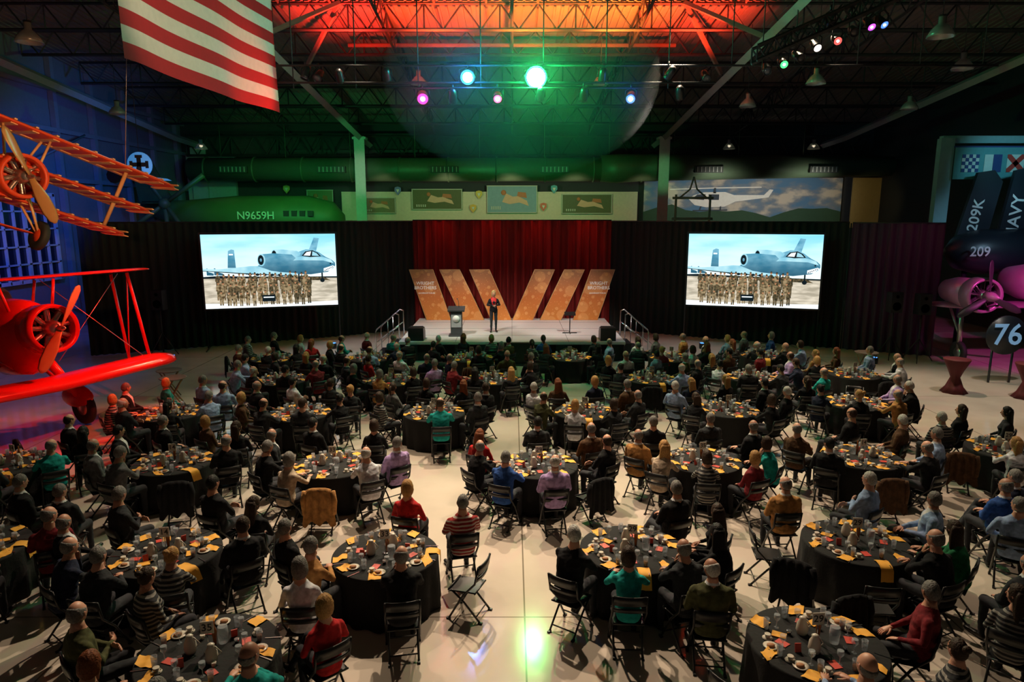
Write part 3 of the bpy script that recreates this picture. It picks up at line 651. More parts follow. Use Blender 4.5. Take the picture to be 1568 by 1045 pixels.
TABLES=[
 (-3.41,6.92,2,["-85 m O dg","-128 w P ub","98 w R oy","142 w W og","-38 w D or","5 m K sg","42 m T xg"]),
 (3.50,7.09,1,["-125 m O dw","100 m V sg","-4 m S xg","52 w P ub","-60 e","145 c K"]),
 (-1.84,9.2,0,["-42 m A sg","-80 m K sg","172 w R oy","122 m Q sg","20 m K dg","76 e"]),
 (1.77,9.36,1,["-50 m K sw","-12 w T ob","24 m C dg","140 m K sg","62 w K lk","100 w K lb"]),
 (-5.06,9.26,3,["-42 m N dg","-12 m C sg","30 w P uy","78 m K sb","120 w K lb","168 m K sk","-85 m K dg","-128 m C sg"]),
 (5.18,9.57,1,["-145 m A dg","150 m S sw","106 m S sg","58 w G lb","24 m K dg","-100 e","-62 c K","-15 e"]),
 (-8.0,9.36,0,["88 m V dg","140 m C sg","40 m K db","-10 w K ob","180 m K sg"]),
 (-3.53,12.8,0,["45 m W dw","82 m L sg","6 c A","-24 w Z og","-62 m K sg","-105 m C dg","150 w K ob","-150 m K sk"]),
 (.53,12.8,1,["10 m L dw","-32 m B sg","-70 m K dg","-112 w R lr","180 m C sk","122 m D dg","48 c K","85 m K db"]),
 (3.82,13.05,2,["-92 m A dg","-52 w Z ly","-12 w P ob","28 w V oy","72 w T ob","118 m K dg","160 m C sg","-140 m K sg"]),
 (7.13,13.24,3,["-100 m D dg","-55 m K sk","-10 c D","35 m K dg","80 m S sg","125 m D sw","170 m K db"]),
 (-6.75,12.95,3,["-60 m Y dg","-20 m Y sg","30 c K","75 m K dg","125 w K lb","170 w D oy","-110 m K sk","-150 m K sg"]),
 (8.9,9.7,0,["-90 m S sg","-125 m B dg","-50 m W sw","-150 m N sg","-15 m K dg"]),
 (7.1,6.9,0,["-108 w P lb","-60 m K sg","-150 m C dg"]),
]
for x,y in((-9.9,12.9),(10.4,13.7),(-5.28,16.4),(-1.94,16.4),(1.82,16.5),(5.48,16.7),(9.02,17.3),(-8.5,16.4),(-3.6,19.8),(-.6,20.0),(4.2,20.0),(-6.88,19.9),(7.3,20.2),(10.6,20.6),
           (-4.9,23.1),(-1.4,23.1),(2.0,23.2),(5.5,23.1),(8.8,23.5),(-8.2,23.0),(-11.6,9.6)):
    a0=R.uniform(0,45); n=R.choice([7,8,8]); TABLES.append((x,y,R.randrange(4),[rspec(a0+i*45) if R.random()<.93 else f"{a0+i*45} {R.choice(['e','c K','c D'])}" for i in range(n)]))
for cx,cy,wi,seats in TABLES:
    place('round_banquet_table',CLOTH,(cx,cy,0),R.uniform(0,6))
    place('tableware_set',WARE[wi],(cx,cy,0),R.uniform(-.3,.3))
    for s_ in seats: seat(cx,cy,s_)
st=dict(eL=(-.26,-.06,1.19),eR=(.26,-.04,1.19),wL=(-.07,.19,1.20),wR=(.07,.18,1.18),curl=.7,kL=(-.10,-.04,.52),kR=(.10,-.02,.52),aL=(-.10,-.08,.10),aR=(.11,-.05,.10),fL=(-.03,.17,-.0),fR=(.04,.17,0))
bmesh_,(ny,nz)=make_body('presenter',st,woman=True,dz=.42,accent=mat('red_blouse',(.6,.012,.015),.7),jacket=True,slim=True,vw=.075)
o=place('standing_presenter',bmesh_,(-.76,28.2,.774),PI+.15,color=(.012,.012,.015,1),scale=.97)
place('head',HM['bob'],(0,ny,nz),.1,o,color=(.55,.38,.16,1))
m=MB(); m.tube([(0,.24,1.17),(0,.27,1.33)],.012,0,8); m.ell((0,.275,1.35),.025,0,10,6); m.obj('microphone',[BLACKP],parent=o)

# ------------------------------------------------------------ flag
def flag():
    L,st_=7.9,.345; m=MB(); nx=70
    def pt(u,v):
        return (.16*math.sin(u*L*1.6+v*.12)*(.3+v/18)+.06*math.sin(u*13+2+v*.2), u*L, (13-v)*st_+.04*math.sin(u*9)*(v/13))
    for i in range(13):
        for sub in range(2):
            v0=i+sub*.5; rows=[[pt(k/nx,v0) for k in range(nx+1)],[pt(k/nx,v0+.5) for k in range(nx+1)]]
            if i<7:
                kc=28; m.loft([rows[0][:kc+1],rows[1][:kc+1]],2,False,True,False); rows=[r[kc:] for r in rows]
            m.loft(rows,0 if i%2==0 else 1,False,True,False)
    for r_ in range(9):
        for c in range(6 if r_%2==0 else 5):
            u=(.4)*( (c+ (.5 if r_%2==0 else 1))/6); v=7*(r_+.7)/9.4
            for sx in(.03,-.03):
                p=Vector(pt(u,v)); ps=[]
                for k in range(10):
                    rad=.13 if k%2==0 else .05; a=PI/2+k*PI/5
                    ps.append((p.x+sx,p.y+rad*math.cos(a),p.z+rad*math.sin(a)))
                m.add(ps,[tuple(range(10))],1,False)
    m.tube([(0,-.1,13*st_+.05),(0,L+.1,13*st_+.05)],.04,3,6)
    for y in(0,4,7.8): m.tube([(0,y,13*st_+.05),(0,y,13*st_+.75)],.01,3,4)
    return m.obj('american_flag',[mat('flag_red',(.45,.008,.015),.8,bump=.2),mat('flag_white',(.70,.60,.55),.8,bump=.2),mat('flag_blue',(.02,.03,.12),.8),STEEL],(-8.25,15.2,8.85),-.08)
flag()

# ------------------------------------------------------------ aircraft
def wing(m,x,z,hs,ch,mi=0,th=.11,dih=.0,sweep=0,ribs=0,mi2=0,y0=0):
    rings=[]; N=16
    for k in range(-N,N+1):
        t=k/N; y=hs*t+y0; e=abs(t); c=ch*(1 if e<.8 else math.sqrt(max(.02,1-((e-.8)/.205)**2)))
        r=[]
        for q in range(14):
            a=2*PI*q/14; cx_=math.cos(a)*c/2; zz=math.sin(a)*th*c/2*(1+.4*math.cos(a)); zz=zz if zz>0 else zz*.4
            r.append((x+cx_-sweep*e,y,z+zz+dih*e*hs))
        rings.append(r)
    m.loft(rings,mi)
    if ribs:
        for k in range(ribs):
            y=-hs*.94+2*hs*.94*k/(ribs-1)+y0; m.box((x,y,z+th*ch*.42+dih*abs(y)),(ch*.9,.06,.03),mi2); m.box((x,y,z-th*ch*.22+dih*abs(y)),(ch*.86,.14,.02),mi2)
        m.box((x-ch*.4,y0,z-th*ch*.14),(ch*.14,hs*1.7,.03),mi2)
def wheel(m,c,r,mi=1,mi2=2):
    rot=E(PI/2)
    m.lathe([(r*.55,-.06),(r*.85,-.09),(r,-.05),(r,.05),(r*.85,.09),(r*.55,.06)],mi,24,c,rot); m.lathe([(r*.1,-.09),(r*.58,-.05),(r*.58,.05),(r*.1,.09)],mi2,20,c,rot)
def radial(m,x,r,mi_c=0,mi_m=2,nblade=2,pr=1.3,mi_p=3,ang=.5,cyl=1):
    n=28
    prof=[(r*.86,.0),(r*.98,.06),(r*1.04,-.1),(r*1.03,-.55),(r*.9,-.6),(r*.84,-.1),(r*.86,.0)]
    m.loft([[(x+dx,rr*math.cos(2*PI*k/n),rr*math.sin(2*PI*k/n)) for k in range(n)] for rr,dx in prof],mi_c,False)
    m.ell((x-.1,0,0),(.28,r*.36,r*.36),mi_m,16,10)
    m.lathe([(r*.84,0),(r*.84,.02)],1,20,(x-.5,0,0),E(0,PI/2))
    for k in range(9):
        a=2*PI*k/9+.2; d=Vector((0,math.cos(a),math.sin(a)))
        pts=[Vector((x-.22,0,0))+d*(r*(.3+.07*q)) for q in range(9)]
        m.tube(pts,[r*(.13 if q%2 else .10) for q in range(9)],cyl,8); m.tube([Vector((x-.1,0,0))+d*r*.25,Vector((x-.08,0,0))+d*r*.8],r*.022,mi_m,5)
    m.lathe([(r*.1,0),(r*.13,.12),(r*.1,.24),(r*.02,.34)],mi_m,14,(x+.1,0,0),E(0,PI/2))
    for k in range(nblade):
        a=ang+2*PI*k/nblade; d=Vector((0,math.cos(a),math.sin(a))); s_=Vector((0,-math.sin(a),math.cos(a))); rings=[]
        for q,(t,w_) in enumerate(((.04,.06),(.2,.09),(.45,.14),(.75,.14),(.93,.1),(1,.03))):
            tw=.9-.6*t; c=Vector((x+.24,0,0))+d*pr*t; u=s_*math.cos(tw)+Vector((1,0,0))*math.sin(tw); v=Vector((1,0,0))*math.cos(tw)-s_*math.sin(tw)
            rings.append([c+u*w_*math.cos(2*PI*z/8)+v*.02*math.sin(2*PI*z/8) for z in range(8)])
        m.loft(rings,mi_p)
def fus(m,secs,mi=0,n=20):
    m.loft([[(x,w_*math.cos(2*PI*k/n),zc_+h*math.sin(2*PI*k/n)) for k in range(n)] for x,w_,h,zc_ in secs],mi)
RB=mat('red_aircraft_paint',(.60,.02,.015),.18,var=.05); TIRE=mat('tyre_rubber',(.02,.02,.02),.7); PROPT=mat('wood_prop',(.45,.25,.09),.3); ALU=mat('aluminium',(.55,.5,.48),.3,.9)
m=MB(); m.M=E(0,-.10,0).to_matrix().to_4x4()
radial(m,0,.58,0,2,2,1.15,3,1.0,2)
fus(m,[(-.5,.55,.62,-.05),(-1.2,.72,.95,-.18),(-2.0,.70,1.0,-.15),(-3.2,.5,.8,.0),(-4.8,.3,.45,.05),(-6.6,.06,.3,.2)])
m.ell((-2.6,0,.8),(.8,.42,.4),1,14,8)
wing(m,-1.2,1.25,3.5,1.3,0,.10); wing(m,-.75,-1.45,3.4,1.9,0,.26,.03)
for y in(-2.7,2.7):
    m.tube([(-.9,y,1.2),(-.5,y,-1.25)],.045,0,6); m.tube([(-1.6,y,1.2),(-1.4,y,-1.25)],.045,0,6); m.tube([(-.9,y,1.2),(-1.4,y,-1.25)],.02,0,5)
    m.tube([(-1.2,y*.2,1.2),(-.6,y,-1.25)],.01,2,4); m.tube([(-1.0,y*.2,-.9),(-1.3,y,1.2)],.01,2,4)
for y in(-.5,.5):
    m.tube([(-.8,y,.5),(-.8,y*1.3,1.2)],.035,0,6); m.tube([(-1.6,y,.6),(-1.6,y*1.3,1.2)],.035,0,6)
wing(m,-6.2,.3,1.5,.9,0,.08)
m.prism([(-6.9,.2),(-5.6,.3),(-6.1,1.4),(-6.7,1.5),(-7.1,1.1)],-.04,.04,0)
for y in(-1.25,1.25):
    m.tube([(-1.7,y*.4,-.6),(-1.5,y,-2.1)],[.14,.1],0,8); m.tube([(-2.4,y*.4,-.6),(-1.6,y,-2.1)],.05,0,8)
    wheel(m,(-1.5,y,-2.30),.46)
    m.ell((-1.7,y,-2.0),(.65,.18,.32),0,18,10)
for s_ in(-1,1):
    m.lathe([(.36,0),(.36,.012)],1,24,(-2.3,s_*.70,-.1),E(-s_*PI/2)); ps=[]
    for k in range(10):
        rad=.32 if k%2==0 else .13; a=PI/2+k*PI/5; ps.append((-2.3+rad*math.cos(a),s_*.725,-.1+rad*math.sin(a)))
    m.add(ps,[tuple(range(10))],4,False)
m.obj('red_biplane',[RB,TIRE,ALU,PROPT,WHITEP],(-11.0,16.2,2.92),math.atan2(-.43,.9))
OR=mat('orange_red_doped_fabric',(.72,.075,.018),.45,var=.1); CRM=mat('cream_ribs',(.78,.48,.22),.5)
m=MB(); m.M=E(-.33,.05,0).to_matrix().to_4x4()
radial(m,0,.48,0,2,2,1.1,3,2.3,2)
fus(m,[(-.4,.45,.47,0),(-1.2,.42,.48,0),(-2.4,.3,.38,.02),(-4,.16,.22,.05),(-5.2,.04,.12,.1)])
for z,hs,x in((1.05,3.7,-.55),(.25,3.3,-.75),(-.5,2.9,-.95)): wing(m,x,z,hs,1.2,0,.13,0,0,17,4)
for y in(-2.4,2.4):
    m.tube([(-.55,y,1.05),(-.75,y,.25),(-.95,y,-.5)],.05,4,6)
for y in(-.35,.35): m.tube([(-.3,y,.35),(-.4,y*1.4,1.0)],.03,4,6); m.tube([(-1.0,y,.4),(-.8,y*1.4,1.0)],.03,4,6)
for y in(-.75,.75):
    m.tube([(-.3,y*.4,-.35),(-.35,y,-1.15)],.03,4,6); m.tube([(-.9,y*.4,-.35),(-.4,y,-1.15)],.03,4,6); wheel(m,(-.35,y,-1.15),.34,1,0)
wing(m,-.4,-1.15,.6,.5,0,.12)
wing(m,-5,.12,1.2,.8,0,.06); m.lathe([(.42,-.03),(.42,.03)],0,20,(-5.3,0,.45),E(PI/2))
for x,y in((-.6,-2.4),(-.6,2.4),(-4,0)): m.tube([(x,y,1.05 if x>-1 else .2),(x,y-1.5,7)],.012,2,4)
m.obj('hanging_triplane',[OR,TIRE,ALU,PROPT,CRM],(-10.7,15.4,6.45),math.atan2(-.5,.85))
m=MB(); m.lathe([(.42,-.03),(.42,.03)],0,28,(0,0,0),E(PI/2))
m.box((0,-.05,0),(.62,.02,.14),1); m.box((0,-.05,0),(.14,.02,.62),1)
for a in range(4):
    m.box((.27*math.cos(a*PI/2),-.052,.27*math.sin(a*PI/2)),(.1,.02,.24) if a%2==0 else (.24,.02,.1),1)
m.tube([(.05,0,-.1),(-1.4,.8,-.35)],[.1,.25],1,10); m.prism([(-.3,-.35),(.75,-.45),(.9,-.52),(-.2,-.5)],-.3,.3,0); m.tube([(0,0,.4),(0,0,6.9)],.012,1,4)
m.obj('aircraft_rudder_roundel',[mat('roundel_blue_lit',(.2,.45,.8),.6,em=.45,emcol=(.05,.35,.9)),mat('roundel_black',(.01,.015,.03),.6)],(-12.7,24,7.3))  # white disc; blue light on it put in as base colour and emission
MG=mat('pink_lit_paint',(.42,.20,.34),.35,.3); NAVYM=mat('navy_blue_paint',(.010,.014,.022),.4)  # pink light falling on the airplane is put into its base colour
m=MB()
for yy,zz,xx in((0,.2,0),(-3.0,.0,0.6)):
    old=m.M.copy(); m.M=T(xx,yy,zz)
    radial(m,0,.62,0,2,3,1.3,3,.45+yy)
    fus(m,[(-.5,.58,.58,0),(-1.6,.52,.54,0),(-2.2,.35,.4,.0),(-2.7,.05,.1,0)] if yy else [(-.5,.60,.62,0),(-1.6,.65,.7,.1),(-2.4,.5,.55,.1),(-2.9,.2,.3,.2)])
    m.lathe([(.2,0),(.16,.3),(.03,.62)],0,14,(.1,0,0),E(0,PI/2))
    m.M=old
wing(m,-1.2,-.55,3.9,1.8,0,.14)
for y in(-3,3.0):
    m.tube([(-.6,y,-.5),(-.5,y,-2.2)],.09,2,8); m.tube([(-1.4,y,-.5),(-.5,y,-1.7)],.05,2,8); wheel(m,(-.5,y,-2.3),.45)
m.obj('propeller_airplane',[MG,TIRE,ALU,mat('prop_dark',(.05,.04,.05),.4)],(20.0,25.0,2.75),-PI/2)
m=MB(); wl=[( -.6,-1.6),(.7,-1.6),(.75,1.5),(.3,1.9),(-.35,1.7)]
m.M=T(19.3,28.9,5.6)@E(0,.15,0).to_matrix().to_4x4(); m.prism(wl,0,.16,0); m.text('209K',.62,T(0,-.02,0)@E(0,-PI/2,0).to_matrix().to_4x4()@FACE,1)
m.M=T(20.65,28.5,5.5)@E(0,.08,0).to_matrix().to_4x4(); m.prism([(x*1.0,z*1.1) for x,z in wl],0,.16,0); m.text('NAVY',.70,T(0,-.02,0)@E(0,-PI/2,0).to_matrix().to_4x4()@FACE,1)
m.M=T(18.9,28.6,4.1); m.text('209',.55,T(-.1,-1.0,.05)@FACE,1)
m.tube([(-.9,0,0),(-.4,0,0),(.5,0,0),(4.6,0,.1)],[.15,.7,.93,.95],0,24)
m.tube([(.2,.3,-.5),(.2,.3,-4.1)],.12,0,8); m.tube([(3.3,.3,-.5),(3.3,.1,-4.1)],.12,0,8)
m.obj('folded_wing_navy_aircraft',[NAVYM,mat('navy_lettering',(.6,.65,.65),.6)])
m=MB(); m.text('76',1.0,T(0,-.06,0)@FACE,1); m.lathe([(.66,0),(.66,.08)],0,30,(0,.06,0),E(PI/2)); m.tube([(-.35,.1,-.4),(-.35,.1,-1.65)],.04,0,6); m.tube([(.35,.1,-.4),(.35,.1,-1.65)],.04,0,6)
m.obj('aircraft_number_sign',[NAVYM,mat('blue_lit_lettering',(.3,.5,.7),.5,em=.25,emcol=(.2,.5,.9))],(16.55,22.5,1.65))  # blue light on the digits put into their colour and a faint glow
OG=mat('olive_paint',(.06,.12,.04),.5,var=.5,scale=.6)
m=MB(); fus(m,[(0,.2,.3,0),(-.6,.9,1.0,0),(-2,1.25,1.35,0),(-6,1.25,1.35,0),(-9,.7,.8,.3),(-11.5,.2,.35,.7)])
m.prism([(-11.6,.6),(-9.6,.8),(-10.8,3.3),(-12.0,3.3)],-.06,.06,0); wing(m,-10.6,.9,2.0,1.2,0,.08)
m.text('N9659H',.6,T(-4.6,-1.36,.22)@FACE,1)
for x in range(4): m.box((-1.6-x*.45,-1.2,.35),(.3,.12,.3),2)
m.tube([(-3,0,-1),(-3,0,-5.35)],.15,0,8); m.tube([(-8.5,0,-.3),(-8.5,0,-5.35)],.12,0,8)
m.obj('olive_transport_aircraft',[OG,mat('pale_green_letter',(.6,.75,.6),.5),TIRE],(-9.6,39.8,5.35),.0)
m=MB()
for i in range(4):
    a=i*PI/2+.6; m.tube([(0,0,0),(2.6*math.cos(a),0,2.6*math.sin(a))],[.1,.14],0,6)
m.ell((0,0,0),(.3,.3,.3),0); m.tube([(0,0,0),(0,.5,-6.2)],.12,0,6)
m.obj('tail_rotor_assembly',[OG],(-18.2,36.5,6.2))
def art(x,z,w_,h,c1,seed,yy=46.55):
    m=MB(); m.box((0,0,0),(w_,.08,h),0); m.box((0,-.05,h/2),(w_+.08,.06,.05),1); m.box((0,-.05,-h/2),(w_+.08,.06,.05),1); m.box((w_/2,-.05,0),(.05,.06,h),1); m.box((-w_/2,-.05,0),(.05,.06,h),1)
    m.prism([(-w_*.2,-h*.1),(-w_*.05,-h*.18),(w_*.15,-h*.12),(w_*.34,-h*.25),(w_*.3,-h*.05),(w_*.12,h*.12),(w_*.02,h*.1),(-w_*.12,h*.22)],-.07,-.045,2)
    m.ell((-w_*.17,-.06,h*.25),(h*.1,.02,h*.1),3,10,6)
    m.prism([(w_*.1,h*.1),(w_*.3,h*.05),(w_*.28,h*.25),(w_*.12,h*.28)],-.068,-.045,3)
    for k in range(5): m.prism([(-w_*.42+k*.14,-h*.38),(-w_*.42+k*.14+.07,-h*.38),(-w_*.42+k*.14+.07,-h*.26),(-w_*.42+k*.14,-h*.26)],-.066,-.045,1)
    m.obj('nose_art_panel',[mat('art_%d'%seed,c1,.6),mat('art_trim',(.5,.5,.4),.6),mat('art_flesh',(.7,.4,.25),.6),mat('art_red',(.5,.15,.05),.6)],(x,yy,z))
art(-5.0,6.65,3.3,1.3,(.09,.10,.03),1); art(0,6.65,3.3,1.75,(.20,.32,.38),2); art(5.0,6.35,3.3,1.25,(.10,.11,.04),3); art(-9.0,6.25,2.4,1.0,(.20,.17,.08),4); art(-12.8,6.5,1.7,1.5,(.16,.2,.08),5)
for x,z,c in((-2.2,6.95,(.6,.45,.05)),(2.1,6.15,(.6,.1,.05)),(2.8,7.3,(.05,.3,.35)),(-7.6,7.2,(.1,.15,.4)),(-2.6,6.05,(.7,.4,.05)),(-15,7.3,(.5,.45,.1))):
    m=MB(); m.prism([(-.2,.22),(-.22,0),(0,-.28),(.22,0),(.2,.22),(0,.28)],-.04,.04,0); m.prism([(-.1,.1),(0,-.13),(.1,.1)],-.06,-.03,1); m.obj('squadron_shield',[mat('sh%f'%x,c,.5),mat('sh_in',(.6,.6,.5),.5)],(x,46.5,z))
def mural_mat():
    mm=bpy.data.materials.new('sky_mural'); mm.use_nodes=True; nt=mm.node_tree; b=nt.nodes['Principled BSDF']
    tc=nt.nodes.new('ShaderNodeTexCoord'); mp=nt.nodes.new('ShaderNodeMapping'); mp.inputs['Scale'].default_value=(.5,1,1.0); nt.links.new(tc.outputs['Object'],mp.inputs['Vector'])
    nz=nt.nodes.new('ShaderNodeTexNoise'); nz.inputs['Scale'].default_value=1.1; nz.inputs['Detail'].default_value=8; nt.links.new(mp.outputs[0],nz.inputs['Vector'])
    cr=nt.nodes.new('ShaderNodeValToRGB'); e=cr.color_ramp.elements; e[0].position=.42; e[0].color=(.10,.22,.36,1); e[1].position=.62; e[1].color=(.62,.55,.44,1); el_=e.new(.52); el_.color=(.22,.26,.30,1)
    nt.links.new(nz.outputs['Fac'],cr.inputs[0]); nt.links.new(cr.outputs[0],b.inputs['Base Color']); b.inputs['Roughness'].default_value=.8
    return mm
m=MB(); m.box((0,0,0),(13.2,.1,3.0),0)
pts=[(-6.6,-1.5),(6.6,-1.5),(6.6,-.7)]+[(6.6-13.2*k/14,-.65+.35*math.sin(k*.9)*math.sin(k*.37)+.1*math.sin(k*2.2)) for k in range(1,15)]
m.prism(pts,-.07,-.04,1)
# helicopter: cabin, tail boom, fin, main and tail rotor, skids
m.prism([(-3.6,.10),(-3.2,-.28),(-2.4,-.42),(-1.2,-.38),(-.5,-.05),(1.7,.22),(2.0,.72),(1.75,.75),(1.4,.38),(-.6,.38),(-1.2,.58),(-2.6,.56),(-3.3,.36)],-.10,-.05,2)
m.prism([(-4.9,.72),(-1.9,.80),(1.2,.86),(1.2,.92),(-1.9,.88),(-4.9,.77)],-.10,-.05,2); m.prism([(-2.0,.5),(-1.8,.5),(-1.85,.85),(-1.95,.85)],-.10,-.05,3)
m.prism([(-3.4,.12),(-3.05,.42),(-2.5,.44),(-2.6,.06)],-.11,-.06,3); m.prism([(-2.3,.06),(-2.3,.42),(-1.6,.42),(-1.6,.06)],-.11,-.06,3)
m.prism([(-3.3,-.60),(-1.0,-.56),(-1.0,-.64),(-3.3,-.68)],-.10,-.05,3); m.prism([(-2.9,-.6),(-2.8,-.35),(-2.72,-.35),(-2.8,-.6)],-.10,-.05,3); m.prism([(-1.5,-.58),(-1.5,-.35),(-1.42,-.35),(-1.42,-.58)],-.10,-.05,3)
m.obj('sky_mural',[mural_mat(),mat('mural_hill',(.03,.08,.04),.8),mat('mural_heli',(.95,.92,.82),.7),mat('mural_dark',(.04,.06,.08),.7)],(15.4,46.6,6.55))
m=MB()
for x in(0,2.0): m.tube([(x,0,-5.2),(x,0,1.6)],.07,0,4)
for z in(.2,1.4): m.tube([(-.2,0,z),(2.2,0,z)],.07,0,4)
m.tube([(.2,0,1.4),(.8,0,1.9),(1.0,0,2.6)],.05,0,4); m.tube([(1.8,0,1.4),(1.2,0,1.9),(1.0,0,2.6)],.05,0,4)
m.obj('work_platform_frame',[mat('pale_frame',(.30,.55,.34),.6)],(9.6,40.8,5.2))
m=MB(); m.box((23.1,45.5,6.4),(1.9,.1,3.2)); m.obj('wall_panel_gold',[mat('gold_fabric',(.35,.26,.1),.8)])
m=MB(); m.box((0,0,0),(4.2,.04,1.3),0)
def fq(x0,z0,x1,z1,mi,d=.03): m.prism([(x0,z0),(x1,z0),(x1,z1),(x0,z1)],-d-.01,-d,mi)
for i,x in enumerate((-1.45,-.5,.45,1.4)):
    fq(x-.36,-.36,x+.36,.36,1)
    if i==0:
        for a in range(5):
            for b_ in range(5):
                if (a+b_)%2==0: fq(x-.36+a*.144,-.36+b_*.144,x-.216+a*.144,-.216+b_*.144,2,.045)
    if i==1: fq(x,-.36,x+.36,.36,2,.045)
    if i==2:
        for s_ in(-1,1): m.prism([(x-.36,s_*.36),(x-.22,s_*.36),(x+.36,-s_*.22),(x+.36,-s_*.36),(x+.22,-s_*.36),(x-.36,s_*.22)],-.056,-.045,3)
    if i==3:
        for k in range(5): m.prism([(x-.36,-.36+k*.15),(x-.36,-.29+k*.15),(x+.36,.0+k*.07),(x+.36,-.07+k*.07)],-.056,-.045,4)
m.box((0,0,.68),(4.3,.08,.06),2); m.obj('nautical_flag_banner',[mat('banner_cyan_lit',(.09,.30,.34),.7),mat('banner_white',(.6,.66,.64),.7),mat('banner_blue',(.02,.05,.2),.7),mat('banner_red',(.5,.04,.03),.7),mat('banner_yellow',(.6,.42,.03),.7)],(20.7,29.6,7.75))  # banner ground carries the cyan light in its base colour
for x,y in((14.2,21.3),(16.0,20.6)):
    m=MB(); n=32; rings=[]
    for r_,z in((.02,1.1),(.38,1.1),(.39,1.08),(.2,.7),(.13,.5),(.24,.2),(.38,.01)):
        rings.append([(r_*(1+.06*math.sin(8*2*PI*k/n)*(z<1))*math.cos(2*PI*k/n),r_*(1+.06*math.sin(8*2*PI*k/n)*(z<1))*math.sin(2*PI*k/n),z) for k in range(n)])
    m.loft(rings,0); m.obj('cocktail_table',[mat('crimson_spandex',(.10,.004,.008),.7)],(x,y,0))
for x,y in((-10.6,20.6),(-10.0,19.6),(12.4,23.4)):
    m=MB()
    for s_ in(-1,1):
        m.tube([(-.25,s_*.22,.01),(.25,s_*.22,.85)],.018,0,6); m.tube([(.25,s_*.22,.01),(-.25,s_*.22,.85)],.018,0,6)
    for x_ in(-.25,.25): m.tube([(x_,-.24,.85),(x_,.24,.85)],.018,0,6)
    m.lathe([(.36,.87),(.38,.88),(.38,.9),(.35,.89)],1,24); m.obj('serving_tray_stand',[mat('stand_wood',(.2,.12,.06),.5),mat('tray_brown',(.12,.09,.07),.5)],(x,y,0),.4)
# ------------------------------------------------------------ lighting rig
m=MB(); m.tube([(-7.5,23,10.3),(15.5,23,10.3)],.035,0,6); m.tube([(-7.5,23,9.78),(6.5,23,9.78)],.035,0,6); m.tube([(-3.6,22.9,9.6),(4.5,22.9,9.6)],.03,0,6)
for x in range(-7,16,2): m.tube([(x,23,9.6 if x<6 else 10.3),(x,23,roofz(23)-.9)],.02,0,4)
truss(m,(6.1,18,9.75),(10.2,18,11.5),.35,10,.04); truss(m,(6.1,18.4,9.75),(10.2,18.4,11.5),.35,10,.04)
for x in(6.3,8,10): m.tube([(x,18.2,9.8+(x-6.1)*.43),(x,18.2,14)],.015,0,4)
m.obj('lighting_pipe_rig',[STEEL])
CORE=em('lens_core',(1,1,1),30)
def fixture(x,y,z,tgt,col=None,st=40,r=.13,core=.5):
    m=MB(); q=(Vector(tgt)-Vector((x,y,z))).to_track_quat('Z','Y').to_matrix().to_4x4(); m.M=q
    m.lathe([(r*.5,-.32),(r*.9,-.25),(r,-.1),(r*1.05,.05),(r*1.12,.12),(r*.95,.12),(r*.9,.06)],0,18,cap=True)
    m.lathe([(.01,.095),(r*.95,.095),(r*.95,.08)],1,18)
    if col: m.lathe([(.01,.11),(r*core,.11),(r*core,.1)],2,18)
    for s_ in(-1,1): m.tube([(s_*r*1.1,0,0),(s_*r*1.2,0,0)],.03,0,6)
    m.M=Matrix.Identity(4); m.tube([(-r*1.2,0,0),(-r*1.2,0,.22),(0,0,.3),(r*1.2,0,.22),(r*1.2,0,0)],.014,0,5); m.tube([(0,0,.3),(0,0,.42)],.03,0,6)
    lens=em('lens_%s'%str(col),col,st) if col else mat('lens_off',(.1,.1,.12),.1)
    m.obj('stage_light',[BLACKP,lens,CORE],(x,y,z))
CAMT=(0,2,4)
fixture(.77,23,9.95,CAMT,(.02,1,.2),4,.34,.85)
fixture(-1.42,23,9.95,CAMT,(.03,.3,1),4,.22,.7)
fixture(-2.86,22.9,9.3,(0,6,0),(1,.03,.4),4,.18,.4); fixture(-.46,22.9,9.3,(0,6,0),(1,.12,.3),3,.14,.5); fixture(3.8,22.9,9.3,(0,6,0),(.06,.15,1),4,.15,.5)
for x,z,tg in((-4,9.95,(-4,31,1)),(2.9,9.95,(3,31,1)),(2.3,9.35,(2,30,1)),(-6.2,9.95,(-9,12,0)),(-5.5,9.9,(-5,30,0)),(5.4,9.4,(8,30,0)),(6.2,9.95,(8,12,0)),(-1.9,9.3,(-2,30,1)),(.9,9.35,(0,30,1)),(-6.6,10,(-9,20,0)),(5.0,10,(0,29,1))): fixture(x,23,z,tg)
for x,z,c in((6.4,9.2,None),(6.8,9.35,(.05,1,.15)),(7.2,9.5,None),(7.6,9.75,(1,.85,.7)),(8.1,9.9,(1,.06,.05)),(8.5,10.1,None),(8.9,10.25,(.5,.06,1)),(9.2,10.3,(.05,.15,1)),(7.0,9.8,None),(7.9,10.3,None)):
    fixture(x,18.1,z,(x-2+4*R.random(),10,3+3*R.random()),c,3,.10,.3)
def highbay(x,y,z,lit=False):
    m=MB(); m.lathe([(.06,.35),(.1,.3),(.1,.12),(.2,.05),(.3,-.08),(.36,-.22),(.34,-.22),(.28,-.08),(.1,.06)],0,24,cap=False); m.lathe([(.1,.05),(.1,.35)],1,12); m.lathe([(.08,0),(.09,-.05),(.02,-.12)],2,12); m.tube([(0,0,.35),(0,0,roofz(y)-z-.2)],.012,1,4)
    m.obj('high_bay_pendant_lamp',[mat('lamp_dome',(.4,.45,.42),.25,.3,alpha=.7),STEEL,em('lamp_warm',(1,.85,.6),8) if lit else mat('bulb_off',(.5,.5,.5),.3)],(x,y,z))
for a in((-13.3,20,10.5),(11.8,20,10.65),(11,26,10.5),(-16.6,30,10),(9.9,30,10.3),(16.7,30,10.2),(-3.9,30,11.2),(3.7,30,11.2),(15,24,10.6)): highbay(*a)
